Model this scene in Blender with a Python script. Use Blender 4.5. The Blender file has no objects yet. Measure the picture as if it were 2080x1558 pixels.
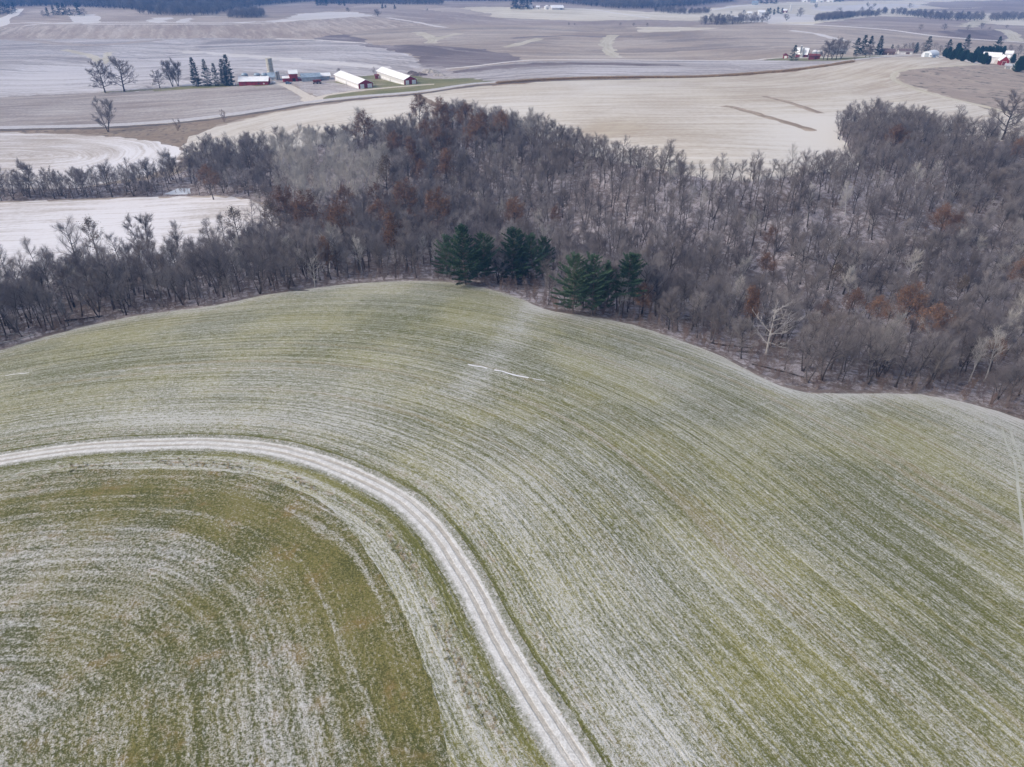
import bpy, bmesh, math, random
import numpy as np
from mathutils import Vector, Matrix
from mathutils.geometry import delaunay_2d_cdt

SC = bpy.context.scene
COL = SC.collection
R = math.radians
rng = np.random.default_rng(11)
random.seed(11)

# ------------------------------------------------------------------ camera, sky, sun, exposure
CAM_Z = 62.0
PITCH = 31.0
FPX = 1442.0                      # focal length for a 2080 px wide frame
cam_d = bpy.data.cameras.new("camera")
cam = bpy.data.objects.new("camera", cam_d)
COL.objects.link(cam)
cam.location = (0, 0, CAM_Z)
cam.rotation_euler = (R(90 - PITCH), 0, 0)
cam_d.sensor_width = 36.0
cam_d.lens = 36.0 * FPX / 2080.0
cam_d.clip_start = 0.5
cam_d.clip_end = 40000
SC.camera = cam

SUN_EL, SUN_AZ = 40.0, 250.0       # azimuth measured clockwise from +Y
world = bpy.data.worlds.new("World")
SC.world = world
world.use_nodes = True
wn = world.node_tree.nodes
sky = wn.new("ShaderNodeTexSky")
sky.sky_type = 'NISHITA'
sky.sun_disc = False
sky.sun_elevation = R(SUN_EL)
sky.sun_rotation = R(SUN_AZ)
sky.air_density = 1.0
sky.dust_density = 4.0
world.node_tree.links.new(sky.outputs[0], wn["Background"].inputs[0])
wn["Background"].inputs[1].default_value = 0.12

sun_d = bpy.data.lights.new("sun", 'SUN')
sun_d.energy = 1.3
sun_d.angle = R(30)
sun_d.color = (1.0, 0.94, 0.86)
sun = bpy.data.objects.new("sun", sun_d)
COL.objects.link(sun)
_d = Vector((math.sin(R(SUN_AZ)) * math.cos(R(SUN_EL)), math.cos(R(SUN_AZ)) * math.cos(R(SUN_EL)), math.sin(R(SUN_EL))))
sun.rotation_euler = (-_d).to_track_quat('-Z', 'Y').to_euler()
sun.location = (-60, -40, 200)

SC.view_settings.view_transform = 'Standard'
SC.view_settings.look = 'None'
SC.view_settings.exposure = 0.66
SC.view_settings.gamma = 1
SC.cycles.max_bounces = 6
SC.cycles.diffuse_bounces = 3
SC.cycles.transparent_max_bounces = 8
SC.cycles.volume_bounces = 0
SC.cycles.use_adaptive_sampling = False
SC.cycles.use_denoising = True
SC.cycles.denoising_input_passes = 'RGB_ALBEDO_NORMAL'
SC.cycles.denoising_prefilter = 'ACCURATE'

def tag(o, label=None, cat=None, group=None, kind=None):
    if label: o["label"] = label
    if cat: o["category"] = cat
    if group: o["group"] = group
    if kind: o["kind"] = kind
    return o

# ------------------------------------------------------------------ terrain
CP, SP = math.cos(R(PITCH)), math.sin(R(PITCH))
def pix_dir(u, v):
    u = np.asarray(u, float); v = np.asarray(v, float)
    x = (u - 1040.0) / FPX; y = (779.0 - v) / FPX
    return np.stack([x, CP + y * SP, -SP + y * CP], -1)

# (pixel u, v, metres below the camera): heights of the land where it was read off
CTRL = [
 (1040,1540,62),(0,1540,62),(2080,1540,63),(1040,1250,61.5),(0,1250,61),(2080,1250,64),
 (1040,1000,61),(0,1000,62),(2080,1000,66),(500,850,62),(1040,800,62.5),(1600,850,65.5),(0,800,64),
 (0,700,70),(400,620,70),(850,572,69),(1100,625,68),(1400,690,69),(1650,795,68),(1880,800,69.5),(2080,850,70),
 (0,600,80),(300,560,80),(600,520,79),(850,510,78),(1100,560,76),(1400,620,77),(1700,700,76.5),(2080,750,77.5),
 (0,480,84),(250,450,84),(500,430,83),(0,400,84),(350,390,84),(0,320,82),(250,310,82),
 (600,400,82),(850,420,80),(850,350,77),(1100,420,77),(1100,330,70),(1400,480,75.5),(1400,400,69),(1700,550,76),
 (1700,450,71),(2000,600,77),(2000,450,72),(2080,350,66),(1750,340,65.5),(900,260,72),(1150,300,68),(1400,355,65),
 (600,300,78),(430,310,81),(1100,230,67),(1400,250,64),(1600,280,63.5),(1400,180,65),(1700,200,63),(1850,125,60),
 (2050,260,64),(2050,180,63),(2050,130,63),(0,258,83),(300,250,82),(620,207,77),(850,187,73),(1000,166,71),
 (1300,156,70),(1540,147,68),(1740,123,64),(500,172,77),(720,172,76),(840,165,75),
 (0,190,82),(200,186,81),(0,120,86),(300,120,86),(600,115,85),(900,120,80),(1200,122,78),(1500,121,76),(1700,100,72),
 (0,78,84),(400,78,83),(800,80,80),(1200,80,80),(1540,80,80),(1900,80,80),
 (0,45,80),(400,45,78),(800,50,79),(1200,50,78),(1640,48,75),(2000,60,82),
 (100,25,76),(300,28,75),(600,30,80),(1000,30,79),(1300,35,80),(1700,30,88),(2000,30,90),
 (600,8,86),(1130,18,77),(2000,8,90),(100,6,84),(1500,8,86),
]
_c = np.array(CTRL, float)
_dir = pix_dir(_c[:, 0], _c[:, 1])
_t = _c[:, 2] / -_dir[:, 2]
_xy = _dir[:, :2] * _t[:, None]
_z = CAM_Z - _c[:, 2]
_ext = []
for az in range(0, 360, 30):
    for rr, zz in ((3200, -22), (6500, -20), (12000, -20)):
        _ext.append((rr * math.sin(R(az)), rr * math.cos(R(az)), zz))
for az in (90, 120, 150, 180, 210, 240, 270):
    _ext.append((140 * math.sin(R(az)), 140 * math.cos(R(az)), -4)); _ext.append((600 * math.sin(R(az)), 600 * math.cos(R(az)), -14))
_ext = np.array(_ext)
TX = np.concatenate([_xy, _ext[:, :2]]); TZ = np.concatenate([_z, _ext[:, 2]])
def _phi(d2):
    return 0.5 * d2 * np.log(d2 + 1e-9)
S_ = 1e-2
_A = TX * S_
_n = len(_A)
_K = _phi(((_A[:, None] - _A[None]) ** 2).sum(-1)) + np.eye(_n) * 0.02
_P = np.concatenate([np.ones((_n, 1)), _A], 1)
_M = np.block([[_K, _P], [_P.T, np.zeros((3, 3))]])
_w = np.linalg.solve(_M, np.concatenate([TZ, np.zeros(3)]))
def H(x, y):
    x = np.asarray(x, float); y = np.asarray(y, float)
    sh = x.shape
    p = np.stack([x.ravel(), y.ravel()], -1) * S_
    out = np.empty(len(p))
    for i in range(0, len(p), 20000):
        q = p[i:i + 20000]
        k = _phi(((q[:, None] - _A[None]) ** 2).sum(-1))
        out[i:i + 20000] = k @ _w[:_n] + _w[_n] + q @ _w[_n + 1:]
    return out.reshape(sh)

def ground(u, v):
    """pixel positions -> points on the land (first meeting of the line of sight with it)"""
    d = pix_dir(u, v)
    sh = d.shape[:-1]
    d = d.reshape(-1, 3)
    ts = np.concatenate([np.linspace(20, 700, 260), np.geomspace(705, 5200, 160)])
    lo = np.full(len(d), ts[0]); hi = np.full(len(d), ts[-1]); done = np.zeros(len(d), bool)
    for a, b in zip(ts[:-1], ts[1:]):
        m = ~done
        if not m.any(): break
        p = d[m] * b
        below = CAM_Z + p[:, 2] < H(p[:, 0], p[:, 1])
        idx = np.where(m)[0][below]
        lo[idx] = a; hi[idx] = b; done[idx] = True
    lo[~done] = hi[~done] - 1
    for _ in range(18):
        mid = 0.5 * (lo + hi); p = d * mid[:, None]
        below = CAM_Z + p[:, 2] < H(p[:, 0], p[:, 1])
        hi = np.where(below, mid, hi); lo = np.where(below, lo, mid)
    p = d * hi[:, None]
    x, y = p[:, 0], p[:, 1]
    return np.stack([x, y, H(x, y)], -1).reshape(sh + (3,))
def g1(u, v):
    return ground(np.array([u]), np.array([v]))[0]
def px_per_m(p):
    p = np.asarray(p) - np.array([0, 0, CAM_Z])
    return FPX / (p[1] * CP - p[2] * SP)

def smooth(pts, closed=False, sub=6):
    p = np.array(pts, float); n = len(p); out = []
    rngi = range(n if closed else n - 1)
    for i in rngi:
        if closed:
            a, b, c, e = p[(i - 1) % n], p[i], p[(i + 1) % n], p[(i + 2) % n]
        else:
            b, c = p[i], p[i + 1]
            a = p[i - 1] if i > 0 else 2 * b - c
            e = p[i + 2] if i + 2 < n else 2 * c - b
        for k in range(sub):
            t = k / sub
            out.append(0.5 * ((2 * b) + (c - a) * t + (2 * a - 5 * b + 4 * c - e) * t * t + (3 * b - a - 3 * c + e) * t ** 3))
    if not closed: out.append(p[-1])
    return np.array(out)
def resample(xy, closed=False, k=70.0, mn=1.5, jit=0.0):
    """even world spacing that grows with distance from the viewer's side of the land"""
    p = np.asarray(xy, float)[:, :2]
    if closed: p = np.vstack([p, p[:1]])
    seg = np.linalg.norm(np.diff(p, axis=0), axis=1); cum = np.concatenate([[0], np.cumsum(seg)])
    out = []; s = 0.0
    while s < cum[-1] - (1e-6 if not closed else 0.3):
        q = np.array([np.interp(s, cum, p[:, 0]), np.interp(s, cum, p[:, 1])])
        st = max(mn, np.linalg.norm(q) / k)
        if jit: q = q + rng.normal(0, jit * st, 2)
        out.append(q); s += st
    if not closed: out.append(p[-1])
    return np.array(out)
def line(pix, sub=6):
    q = smooth(pix, False, sub)
    return ground(q[:, 0], q[:, 1])[:, :2]

# ------------------------------------------------------------------ node helper
class NB:
    def __init__(s, name, rough=0.9):
        s.m = bpy.data.materials.new(name); s.m.use_nodes = True
        s.t = s.m.node_tree; s.bsdf = s.t.nodes["Principled BSDF"]
        s.bsdf.inputs["Roughness"].default_value = rough
        s.bsdf.inputs["Specular IOR Level"].default_value = 0.2
        s._uv = None
    def put(s, sock, val):
        if isinstance(val, bpy.types.NodeSocket): s.t.links.new(val, sock)
        elif val is not None:
            try: sock.default_value = val
            except TypeError: sock.default_value = tuple(val) + (1.0,) if len(val) == 3 else val
            except ValueError: sock.default_value = tuple(val) + (1.0,)
    def node(s, t, **kw):
        n = s.t.nodes.new(t)
        for k, v in kw.items(): setattr(n, k, v)
        return n
    def math(s, op, a, b=None, clamp=False):
        n = s.node("ShaderNodeMath", operation=op, use_clamp=clamp)
        s.put(n.inputs[0], a); s.put(n.inputs[1], b)
        return n.outputs[0]
    def add(s, *a):
        r = a[0]
        for b in a[1:]: r = s.math('ADD', r, b)
        return r
    def mul(s, a, b): return s.math('MULTIPLY', a, b)
    def step(s, x, lo, hi, a=0.0, b=1.0):
        n = s.node("ShaderNodeMapRange", interpolation_type='SMOOTHSTEP')
        s.put(n.inputs[0], x); s.put(n.inputs[1], lo); s.put(n.inputs[2], hi); s.put(n.inputs[3], a); s.put(n.inputs[4], b)
        return n.outputs[0]
    def bump_at(s, x, c, w):      # 1 at c, falling to 0 at c +- w
        return s.step(s.math('ABSOLUTE', s.math('SUBTRACT', x, c)), 0.0, w, 1.0, 0.0)
    def mix(s, f, a, b):
        n = s.node("ShaderNodeMix", data_type='RGBA')
        s.put(n.inputs[0], f); s.put(n.inputs[6], a); s.put(n.inputs[7], b)
        return n.outputs[2]
    def pos(s):
        return s.node("ShaderNodeNewGeometry").outputs["Position"]
    def obj(s):
        return s.node("ShaderNodeTexCoord").outputs["Object"]
    def rows(s):
        if s._uv is None:
            u = s.node("ShaderNodeUVMap"); u.uv_map = "rows"
            x = s.node("ShaderNodeSeparateXYZ"); s.t.links.new(u.outputs[0], x.inputs[0])
            s._uv = (x.outputs[0], x.outputs[1])
        return s._uv
    def vec(s, x, y, z=0.0):
        n = s.node("ShaderNodeCombineXYZ"); s.put(n.inputs[0], x); s.put(n.inputs[1], y); s.put(n.inputs[2], z)
        return n.outputs[0]
    def noise(s, v, scale, detail=2.0, rough=0.5, dist=0.0, dims='3D'):
        n = s.node("ShaderNodeTexNoise", noise_dimensions=dims)
        s.put(n.inputs["Vector"], v); n.inputs["Scale"].default_value = scale
        n.inputs["Detail"].default_value = detail; n.inputs["Roughness"].default_value = rough; n.inputs["Distortion"].default_value = dist
        return n.outputs["Fac"]
    def attr(s, name):
        n = s.node("ShaderNodeAttribute"); n.attribute_name = name
        return n.outputs["Fac"]
    def rand(s):
        return s.node("ShaderNodeObjectInfo").outputs["Random"]
    def bump(s, h, strength, dist=0.1):
        n = s.node("ShaderNodeBump"); n.inputs["Strength"].default_value = strength; n.inputs["Distance"].default_value = dist
        s.put(n.inputs["Height"], h); s.t.links.new(n.outputs[0], s.bsdf.inputs["Normal"])
    def out(s, col):
        s.put(s.bsdf.inputs["Base Color"], col); return s.m

def flat(name, col, rough=0.8, var=0.15, scale=0.8, metal=0.0):
    """painted / weathered surface: base colour broken by large and small noise"""
    b = NB(name, rough)
    n = b.noise(b.obj(), scale, 4, 0.6)
    f = b.step(n, 0.3, 0.7)
    lo = tuple(c * (1 - var) for c in col); hi = tuple(min(1, c * (1 + var)) for c in col)
    b.bsdf.inputs["Metallic"].default_value = metal
    return b.out(b.mix(f, lo, hi))

def field_mat(name, c1, c2, snow=(0.6, 0.6, 0.64), amt=0.4, band=4.0, fine=0.8, speck=1.2, wb=1.0, wf=0.8, ws=0.9, wp=0.7, patch=0.02, soft=0.22, tint=None, stretch=14.0):
    """worked land under a dusting of snow; band / fine = width in metres of the streaks that run along the rows"""
    b = NB(name, 0.95)
    s, d = b.rows(); P = b.pos()
    wob = b.mul(b.math('SUBTRACT', b.noise(P, 0.05, 1), 0.5), band * 1.2)
    d = b.add(d, wob)
    nb = b.noise(b.vec(b.mul(s, 1 / (band * stretch)), b.mul(d, 1 / band)), 1.0, 3, 0.55)
    nf = b.noise(b.vec(b.mul(s, 1 / (fine * stretch * 1.6)), b.mul(d, 1 / fine), 3.1), 1.0, 2, 0.6)
    ns = b.noise(P, speck, 3, 0.65)
    npch = b.noise(P, patch, 3, 0.5)
    def c(x, w): return b.mul(b.math('SUBTRACT', x, 0.5), w)
    f = b.add(0.5, c(nb, wb), c(nf, wf), c(ns, ws), c(npch, wp), b.mul(b.attr("snow_bias"), 1.0))
    th = 1.0 - amt
    sn = b.step(f, th - soft, th + soft)
    base = b.mix(b.step(b.add(b.noise(P, patch * 1.7, 3, 0.6), c(nb, 0.5), c(ns, 0.3)), 0.35, 0.65), c1, c2)
    if tint:
        base = b.mix(b.step(b.noise(b.vec(b.mul(s, 0.01), b.mul(d, 1 / (band * 2.5)), 7.7), 1.0, 3), 0.5, 0.68), base, tint)
    b.bump(ns, 0.35, 0.12)
    return b.out(b.mix(sn, base, snow))

# ------------------------------------------------------------------ ground covers
SNOW = (0.66, 0.66, 0.70)
def near_mat():
    """winter grass in drilled rows along the track, frosted with a thin fall of snow"""
    b = NB("frosted_grass", 0.95)
    s, d0 = b.rows(); P = b.pos()
    wob = b.mul(b.math('SUBTRACT', b.noise(P, 0.12, 2), 0.5), 1.2)
    d = b.add(d0, wob)
    dr = b.add(d0, b.mul(b.math('SUBTRACT', b.noise(P, 0.35, 2), 0.5), 0.22))
    def c(x, w): return b.mul(b.math('SUBTRACT', x, 0.5), w)
    wide = b.noise(b.vec(b.mul(s, 0.012), b.mul(d, 0.22)), 1.0, 3, 0.6)
    mid = b.noise(b.vec(b.mul(s, 0.018), b.mul(dr, 0.85), 4.0), 1.0, 3, 0.65)
    line = b.step(b.noise(b.vec(b.mul(s, 0.022), b.mul(dr, 2.1), 8.0), 1.0, 1, 0.5), 0.30, 0.70)
    dots = b.noise(b.vec(b.mul(s, 1.1), b.mul(dr, 4.2), 2.0), 1.0, 2, 0.6)
    patch = b.noise(P, 0.035, 3, 0.55)
    sp = b.noise(P, 3.6, 3, 0.7)
    sp2 = b.noise(P, 9.0, 2, 0.6)
    # strips beside the track, metres from its middle
    edge_g = b.add(b.bump_at(d, 2.1, 1.0), b.mul(b.bump_at(d, -2.9, 0.9), 0.8))
    white_o = b.mul(b.bump_at(d, 8.5, 5.0), 0.07)
    white_i = b.mul(b.bump_at(d, -7.0, 3.4), 0.13)
    brown = b.add(b.mul(b.bump_at(d, 3.9, 0.9), 0.7), b.bump_at(d, -4.9, 0.8))
    f = b.add(0.42, c(wide, 0.24), c(mid, 0.36), c(line, 0.20), c(dots, 0.95), c(patch, 0.26), c(sp, 1.0), c(sp2, 1.2),
              b.mul(edge_g, -0.30), white_o, white_i, b.mul(b.attr("snow_bias"), 0.85))
    sn = b.step(f, 0.16, 0.92)
    hue = b.add(b.noise(P, 0.05, 3, 0.6), c(mid, 0.6), c(sp, 0.6))
    g = b.mix(b.step(hue, 0.35, 0.68), (0.108, 0.112, 0.030), (0.225, 0.212, 0.070))  # grass tones; the darkest green also paints shade in the speckle's gaps
    g = b.mix(b.step(b.noise(b.vec(b.mul(s, 0.02), b.mul(d, 0.5), 5.5), 1.0, 3), 0.55, 0.75), g, (0.20, 0.165, 0.060))
    g = b.mix(b.mul(edge_g, 0.45), g, (0.105, 0.112, 0.034))
    g = b.mix(b.mul(brown, b.step(b.noise(P, 0.9, 3, 0.6), 0.45, 0.62)), g, (0.25, 0.195, 0.115))
    b.bump(b.add(sp, b.mul(sp2, 0.6), b.mul(line, 0.7)), 0.6, 0.12)
    return b.out(b.mix(sn, g, (0.52, 0.52, 0.50)))

def inner_mat():
    """tufty olive grass of the inner field, an unfrosted ring outside, snow caught between tufts further in"""
    b = NB("tufted_grass", 0.95)
    s, d0 = b.rows(); P = b.pos()
    wob = b.mul(b.math('SUBTRACT', b.noise(P, 0.10, 3, 0.6), 0.5), 2.6)
    d = b.add(d0, wob)
    dr = b.add(d0, b.mul(b.math('SUBTRACT', b.noise(P, 0.30, 2), 0.5), 0.35))
    def c(x, w): return b.mul(b.math('SUBTRACT', x, 0.5), w)
    wide = b.noise(b.vec(b.mul(s, 0.014), b.mul(d, 0.30), 2.0), 1.0, 3, 0.6)
    line = b.noise(b.vec(b.mul(s, 0.045), b.mul(dr, 1.25), 6.0), 1.0, 1, 0.5)
    thin = b.step(b.noise(b.vec(b.mul(s, 0.035), b.mul(dr, 0.75), 11.0), 1.0, 0), 0.60, 0.72)
    dots = b.noise(b.vec(b.mul(s, 1.0), b.mul(dr, 3.0), 2.0), 1.0, 2, 0.6)
    patch = b.noise(P, 0.075, 3, 0.55)
    sp = b.noise(P, 3.4, 3, 0.65)
    sp2 = b.noise(P, 8.0, 2, 0.6)
    ring = b.step(d, -23.0, -15.0)
    edge = b.step(b.add(d0, b.mul(b.math('SUBTRACT', b.noise(P, 0.7, 4, 0.7), 0.5), 2.4)), -11.4, -9.6)
    f = b.add(0.40, c(wide, 0.24), c(line, 0.60), b.mul(thin, 0.15), c(dots, 0.9), c(patch, 0.55), c(sp, 1.3), c(sp2, 1.3), b.mul(ring, -0.23), b.mul(edge, 0.20), b.mul(b.attr("snow_bias"), 0.8))
    sn = b.step(f, 0.20, 1.0)
    hue = b.add(b.noise(P, 0.12, 4, 0.65), c(sp, 1.3), c(sp2, 0.8), c(line, 0.4), b.mul(ring, 0.06))
    g = b.mix(b.step(hue, 0.32, 0.66), (0.078, 0.084, 0.024), (0.175, 0.158, 0.052))
    g = b.mix(b.step(b.noise(P, 0.30, 4, 0.65), 0.52, 0.74), g, (0.195, 0.145, 0.050))
    b.bump(b.add(sp, b.mul(sp2, 0.7), b.mul(line, 0.6)), 0.8, 0.16)
    return b.out(b.mix(sn, g, (0.52, 0.515, 0.50)))

def track_mat():
    b = NB("snowy_track", 0.95)
    s, d0 = b.rows(); P = b.pos()
    n = b.noise(P, 1.3, 4, 0.65); gr = b.noise(P, 5.0, 3, 0.7)
    d = b.add(d0, b.mul(b.math('SUBTRACT', b.noise(b.vec(b.mul(s, 0.10), 0.0), 1.0, 3), 0.5), 0.7), b.mul(b.math('SUBTRACT', n, 0.5), 0.22))
    rut = b.math('MAXIMUM', b.bump_at(d, 0.62, 0.46), b.bump_at(d, -0.60, 0.42))
    rut = b.step(rut, 0.05, 0.60)
    rut = b.mul(rut, b.step(b.noise(b.vec(b.mul(s, 0.12), b.mul(d0, 1.2), 3.0), 1.0, 4, 0.65), 0.25, 0.60, 0.20, 0.9))
    gravel = b.mix(b.step(b.add(b.mul(n, 0.5), b.mul(gr, 0.5)), 0.3, 0.7), (0.315, 0.29, 0.245), (0.45, 0.42, 0.365))
    snow = b.mix(b.step(b.add(b.mul(n, 0.5), b.mul(gr, 0.6)), 0.35, 0.75), (0.43, 0.42, 0.395), (0.70, 0.70, 0.685))
    wob = b.add(d0, b.mul(b.math('SUBTRACT', b.noise(P, 0.8, 4, 0.7), 0.5), 0.7))
    out = b.math('MAXIMUM', b.step(wob, 1.18, 1.42), b.step(wob, -1.30, -1.85))
    grass = b.mix(b.step(b.add(gr, b.mul(n, 0.4)), 0.45, 0.85), (0.105, 0.110, 0.036), (0.34, 0.34, 0.30))
    col = b.mix(rut, snow, gravel)
    col = b.mix(b.mul(out, b.step(b.noise(P, 2.6, 3, 0.7), 0.30, 0.52)), col, grass)
    b.bump(b.add(n, b.mul(rut, -0.9), b.mul(gr, 0.5)), 0.5, 0.12)
    return b.out(col)

def floor_mat():
    """leaf litter showing through thin snow"""
    b = NB("snowy_leaf_litter", 0.95)
    P = b.pos()
    n = b.noise(P, 0.55, 4, 0.68); n2 = b.noise(P, 0.05, 3, 0.6); n3 = b.noise(P, 2.6, 2, 0.6)
    f = b.add(b.mul(n, 0.9), b.mul(n2, 0.5), b.mul(n3, 0.45), b.attr("snow_bias"))
    litter = b.mix(b.noise(P, 1.5, 2), (0.085, 0.065, 0.055), (0.17, 0.13, 0.11))
    return b.out(b.mix(b.step(f, 0.78, 1.16), litter, (0.44, 0.41, 0.435)))

def scrub_mat(name, a, c, e, sc=0.16):
    b = NB(name, 0.95)
    s, d = b.rows(); P = b.pos()
    n = b.noise(b.vec(b.mul(s, 0.03), b.mul(d, 0.11)), 1.0, 4, 0.65); n2 = b.noise(P, sc, 4, 0.65); n3 = b.noise(P, 1.2, 3, 0.6)
    col = b.mix(b.step(b.add(n, b.mul(n3, 0.25)), 0.5, 0.75), a, c)
    col = b.mix(b.step(b.add(b.mul(n2, 0.8), b.mul(n, 0.4)), 0.60, 0.78), col, e)
    b.bump(n3, 0.5, 0.3)
    return b.out(col)

def road_mat(name, a, c, rut=(0.6, 0.5), rc=None):
    b = NB(name, 0.9)
    s, d = b.rows(); P = b.pos()
    n = b.noise(P, 0.6, 4, 0.6)
    col = b.mix(b.step(n, 0.3, 0.7), a, c)
    if rc:
        r_ = b.math('MAXIMUM', b.bump_at(d, rut[0], rut[1]), b.bump_at(d, -rut[0], rut[1]))
        col = b.mix(b.mul(r_, 0.8), col, rc)
    return b.out(col)

M = {}
M["near"] = near_mat(); M["inner"] = inner_mat(); M["track"] = track_mat(); M["floor"] = floor_mat()
M["stubble"] = field_mat("corn_stubble", (0.380, 0.323, 0.252), (0.465, 0.412, 0.328), (0.589, 0.564, 0.522), 0.44, 5.0, 1.6, 0.45, 0.75, 0.9, 0.5, 0.8, 0.012, 0.42)
M["white_stubble"] = field_mat("snowy_stubble", (0.38, 0.335, 0.29), (0.47, 0.42, 0.37), (0.68, 0.665, 0.675), 0.64, 4.0, 1.3, 0.55, 0.7, 1.0, 0.5, 0.9, 0.012, 0.34)
M["plough_tan"] = field_mat("ploughed_tan", (0.284, 0.226, 0.184), (0.363, 0.298, 0.248), (0.538, 0.491, 0.441), 0.36, 9.0, 3.0, 0.5, 0.9, 0.7, 0.4, 0.6, 0.005, 0.35)
M["plough_left"] = field_mat("ploughed_left", (0.235, 0.198, 0.180), (0.309, 0.269, 0.244), (0.462, 0.443, 0.431), 0.34, 7.0, 2.0, 0.6, 0.7, 0.9, 0.6, 0.6, 0.007, 0.35)
M["snowy_plough"] = field_mat("snowy_plough", (0.250, 0.222, 0.211), (0.323, 0.293, 0.281), (0.554, 0.537, 0.551), 0.43, 13.0, 4.0, 0.4, 1.0, 1.0, 0.6, 0.7, 0.005, 0.36, (0.185, 0.160, 0.154))
M["dark_soil"] = field_mat("dark_soil", (0.139, 0.110, 0.106), (0.196, 0.161, 0.155), (0.425, 0.387, 0.393), 0.24, 10.0, 4.0, 0.4, 0.9, 0.7, 0.4, 0.6, 0.006, 0.30)
M["hill_tan"] = field_mat("hill_tan", (0.279, 0.226, 0.184), (0.368, 0.309, 0.253), (0.490, 0.446, 0.400), 0.33, 16.0, 5.0, 0.3, 0.9, 0.7, 0.5, 0.8, 0.004, 0.38, (0.216, 0.177, 0.152))
M["pale_strip"] = field_mat("pale_strip", (0.46, 0.43, 0.39), (0.54, 0.51, 0.47), (0.66, 0.64, 0.64), 0.5, 12.0, 4.0, 0.3, 0.7, 0.6, 0.3, 0.4, 0.006, 0.4)
M["far_pale"] = field_mat("far_pale", (0.474, 0.428, 0.337), (0.569, 0.517, 0.405), (0.694, 0.655, 0.579), 0.42, 22.0, 8.0, 0.2, 0.8, 0.6, 0.3, 0.7, 0.004, 0.36)
M["far_dark"] = field_mat("far_dark", (0.254, 0.201, 0.174), (0.323, 0.264, 0.230), (0.470, 0.442, 0.413), 0.28, 22.0, 8.0, 0.2, 0.8, 0.7, 0.4, 0.6, 0.004, 0.36)
M["waterway"] = field_mat("dry_grass", (0.40, 0.36, 0.27), (0.48, 0.44, 0.34), (0.6, 0.58, 0.54), 0.32, 3.0, 1.5, 0.8, 0.5, 0.6, 0.5, 0.4, 0.02, 0.4)
M["lawn"] = field_mat("lawn", (0.140, 0.147, 0.060), (0.208, 0.195, 0.095), (0.437, 0.380, 0.340), 0.24, 4.0, 1.5, 0.9, 0.7, 0.7, 0.8, 0.7, 0.03, 0.25)
M["yard"] = field_mat("farm_yard", (0.26, 0.22, 0.21), (0.34, 0.30, 0.28), (0.52, 0.50, 0.50), 0.42, 3.0, 1.0, 0.8, 0.8, 0.8, 0.9, 0.8, 0.03, 0.28)
M["brush"] = scrub_mat("brushland", (0.290, 0.239, 0.202), (0.360, 0.305, 0.256), (0.102, 0.091, 0.081))
M["ditch"] = scrub_mat("ditch_grass", (0.215, 0.165, 0.125), (0.29, 0.235, 0.18), (0.085, 0.072, 0.064), 0.3)
M["standing"] = scrub_mat("dry_stalks", (0.235, 0.165, 0.11), (0.31, 0.225, 0.15), (0.15, 0.11, 0.085), 0.5)
M["weeds"] = scrub_mat("weedy_strip", (0.253, 0.201, 0.155), (0.414, 0.345, 0.270), (0.196, 0.155, 0.121), 0.25)
M["darkditch"] = scrub_mat("dark_weeds", (0.10, 0.085, 0.075), (0.16, 0.13, 0.11), (0.07, 0.06, 0.055), 0.4)
M["edge"] = scrub_mat("edge_grass", (0.14, 0.112, 0.10), (0.24, 0.205, 0.19), (0.44, 0.42, 0.43), 0.9)
M["gravel"] = road_mat("gravel_drive", (0.50, 0.45, 0.385), (0.60, 0.55, 0.48))
M["tar"] = road_mat("tar_road", (0.44, 0.43, 0.44), (0.55, 0.54, 0.55), (1.4, 0.8), (0.33, 0.315, 0.32))
M["pale_road"] = road_mat("pale_lane", (0.60, 0.57, 0.54), (0.70, 0.68, 0.66))
M["snow"] = road_mat("snow_drift", (0.70, 0.71, 0.74), (0.82, 0.83, 0.86))
M["faint"] = road_mat("frosted_wheel_mark", (0.359, 0.368, 0.305), (0.467, 0.467, 0.407))
M["ice"] = road_mat("pond_ice", (0.50, 0.54, 0.60), (0.62, 0.66, 0.72))
M["base"] = M["hill_tan"]

TRACK = [(-420,1030),(-220,978),(-100,952),(0,933),(100,917),(200,906),(318,900),(420,899),(500,904),(570,914),(636,931),(700,954),(755,980),
         (800,1004),(838,1030),(880,1072),(920,1127),(962,1196),(1005,1278),(1053,1364),(1113,1458),(1177,1558),(1260,1690),(1380,1890)]
EDGE = [(-300,790),(-120,745),(0,712),(100,682),(200,657),(300,638),(400,626),(460,616),(540,599),(620,588),(700,578),(770,573),(850,571),(930,575),
        (1000,589),(1060,608),(1110,629),(1180,641),(1250,652),(1320,670),(1390,695),(1450,717),(1510,747),(1560,773),(1600,788),(1650,798),(1720,800),
        (1800,799),(1880,803),(1950,815),(2010,831),(2080,853),(2180,885),(2330,945),(2500,1020)]
WOOD_TOP = [(2500,330),(2330,300),(2080,288),(1980,285),(1900,275),(1800,250),(1740,248),(1705,265),(1720,292),(1745,332),(1720,346),(1650,352),(1560,366),
            (1450,366),(1400,357),(1300,337),(1230,324),(1150,300),(1080,272),(1000,257),(945,243),(900,252),(830,272),(700,287),(600,302),(500,310),(430,312),(388,330)]
WOOD_LEFT = [(365,352),(250,372),(120,384),(0,384),(-150,386),(-400,390),(-400,415),(-150,412),(0,409),(200,403),(400,398),(480,400),(530,412),(560,436),(566,462),
             (510,500),(420,526),(300,548),(150,570),(0,586),(-150,600),(-400,622)]
ROAD = [(-400,262),(-150,261),(0,259),(110,257),(225,254),(360,245),(470,232),(560,218.5),(620,208.5),(680,201),(740,195),(850,186),(940,172.5),(990,167.5),
        (1100,160),(1200,157.2),(1300,155.8),(1400,155),(1480,151.5),(1540,147),(1600,142),(1660,134),(1730,122),(1790,115.5),(1850,112.5)]

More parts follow.
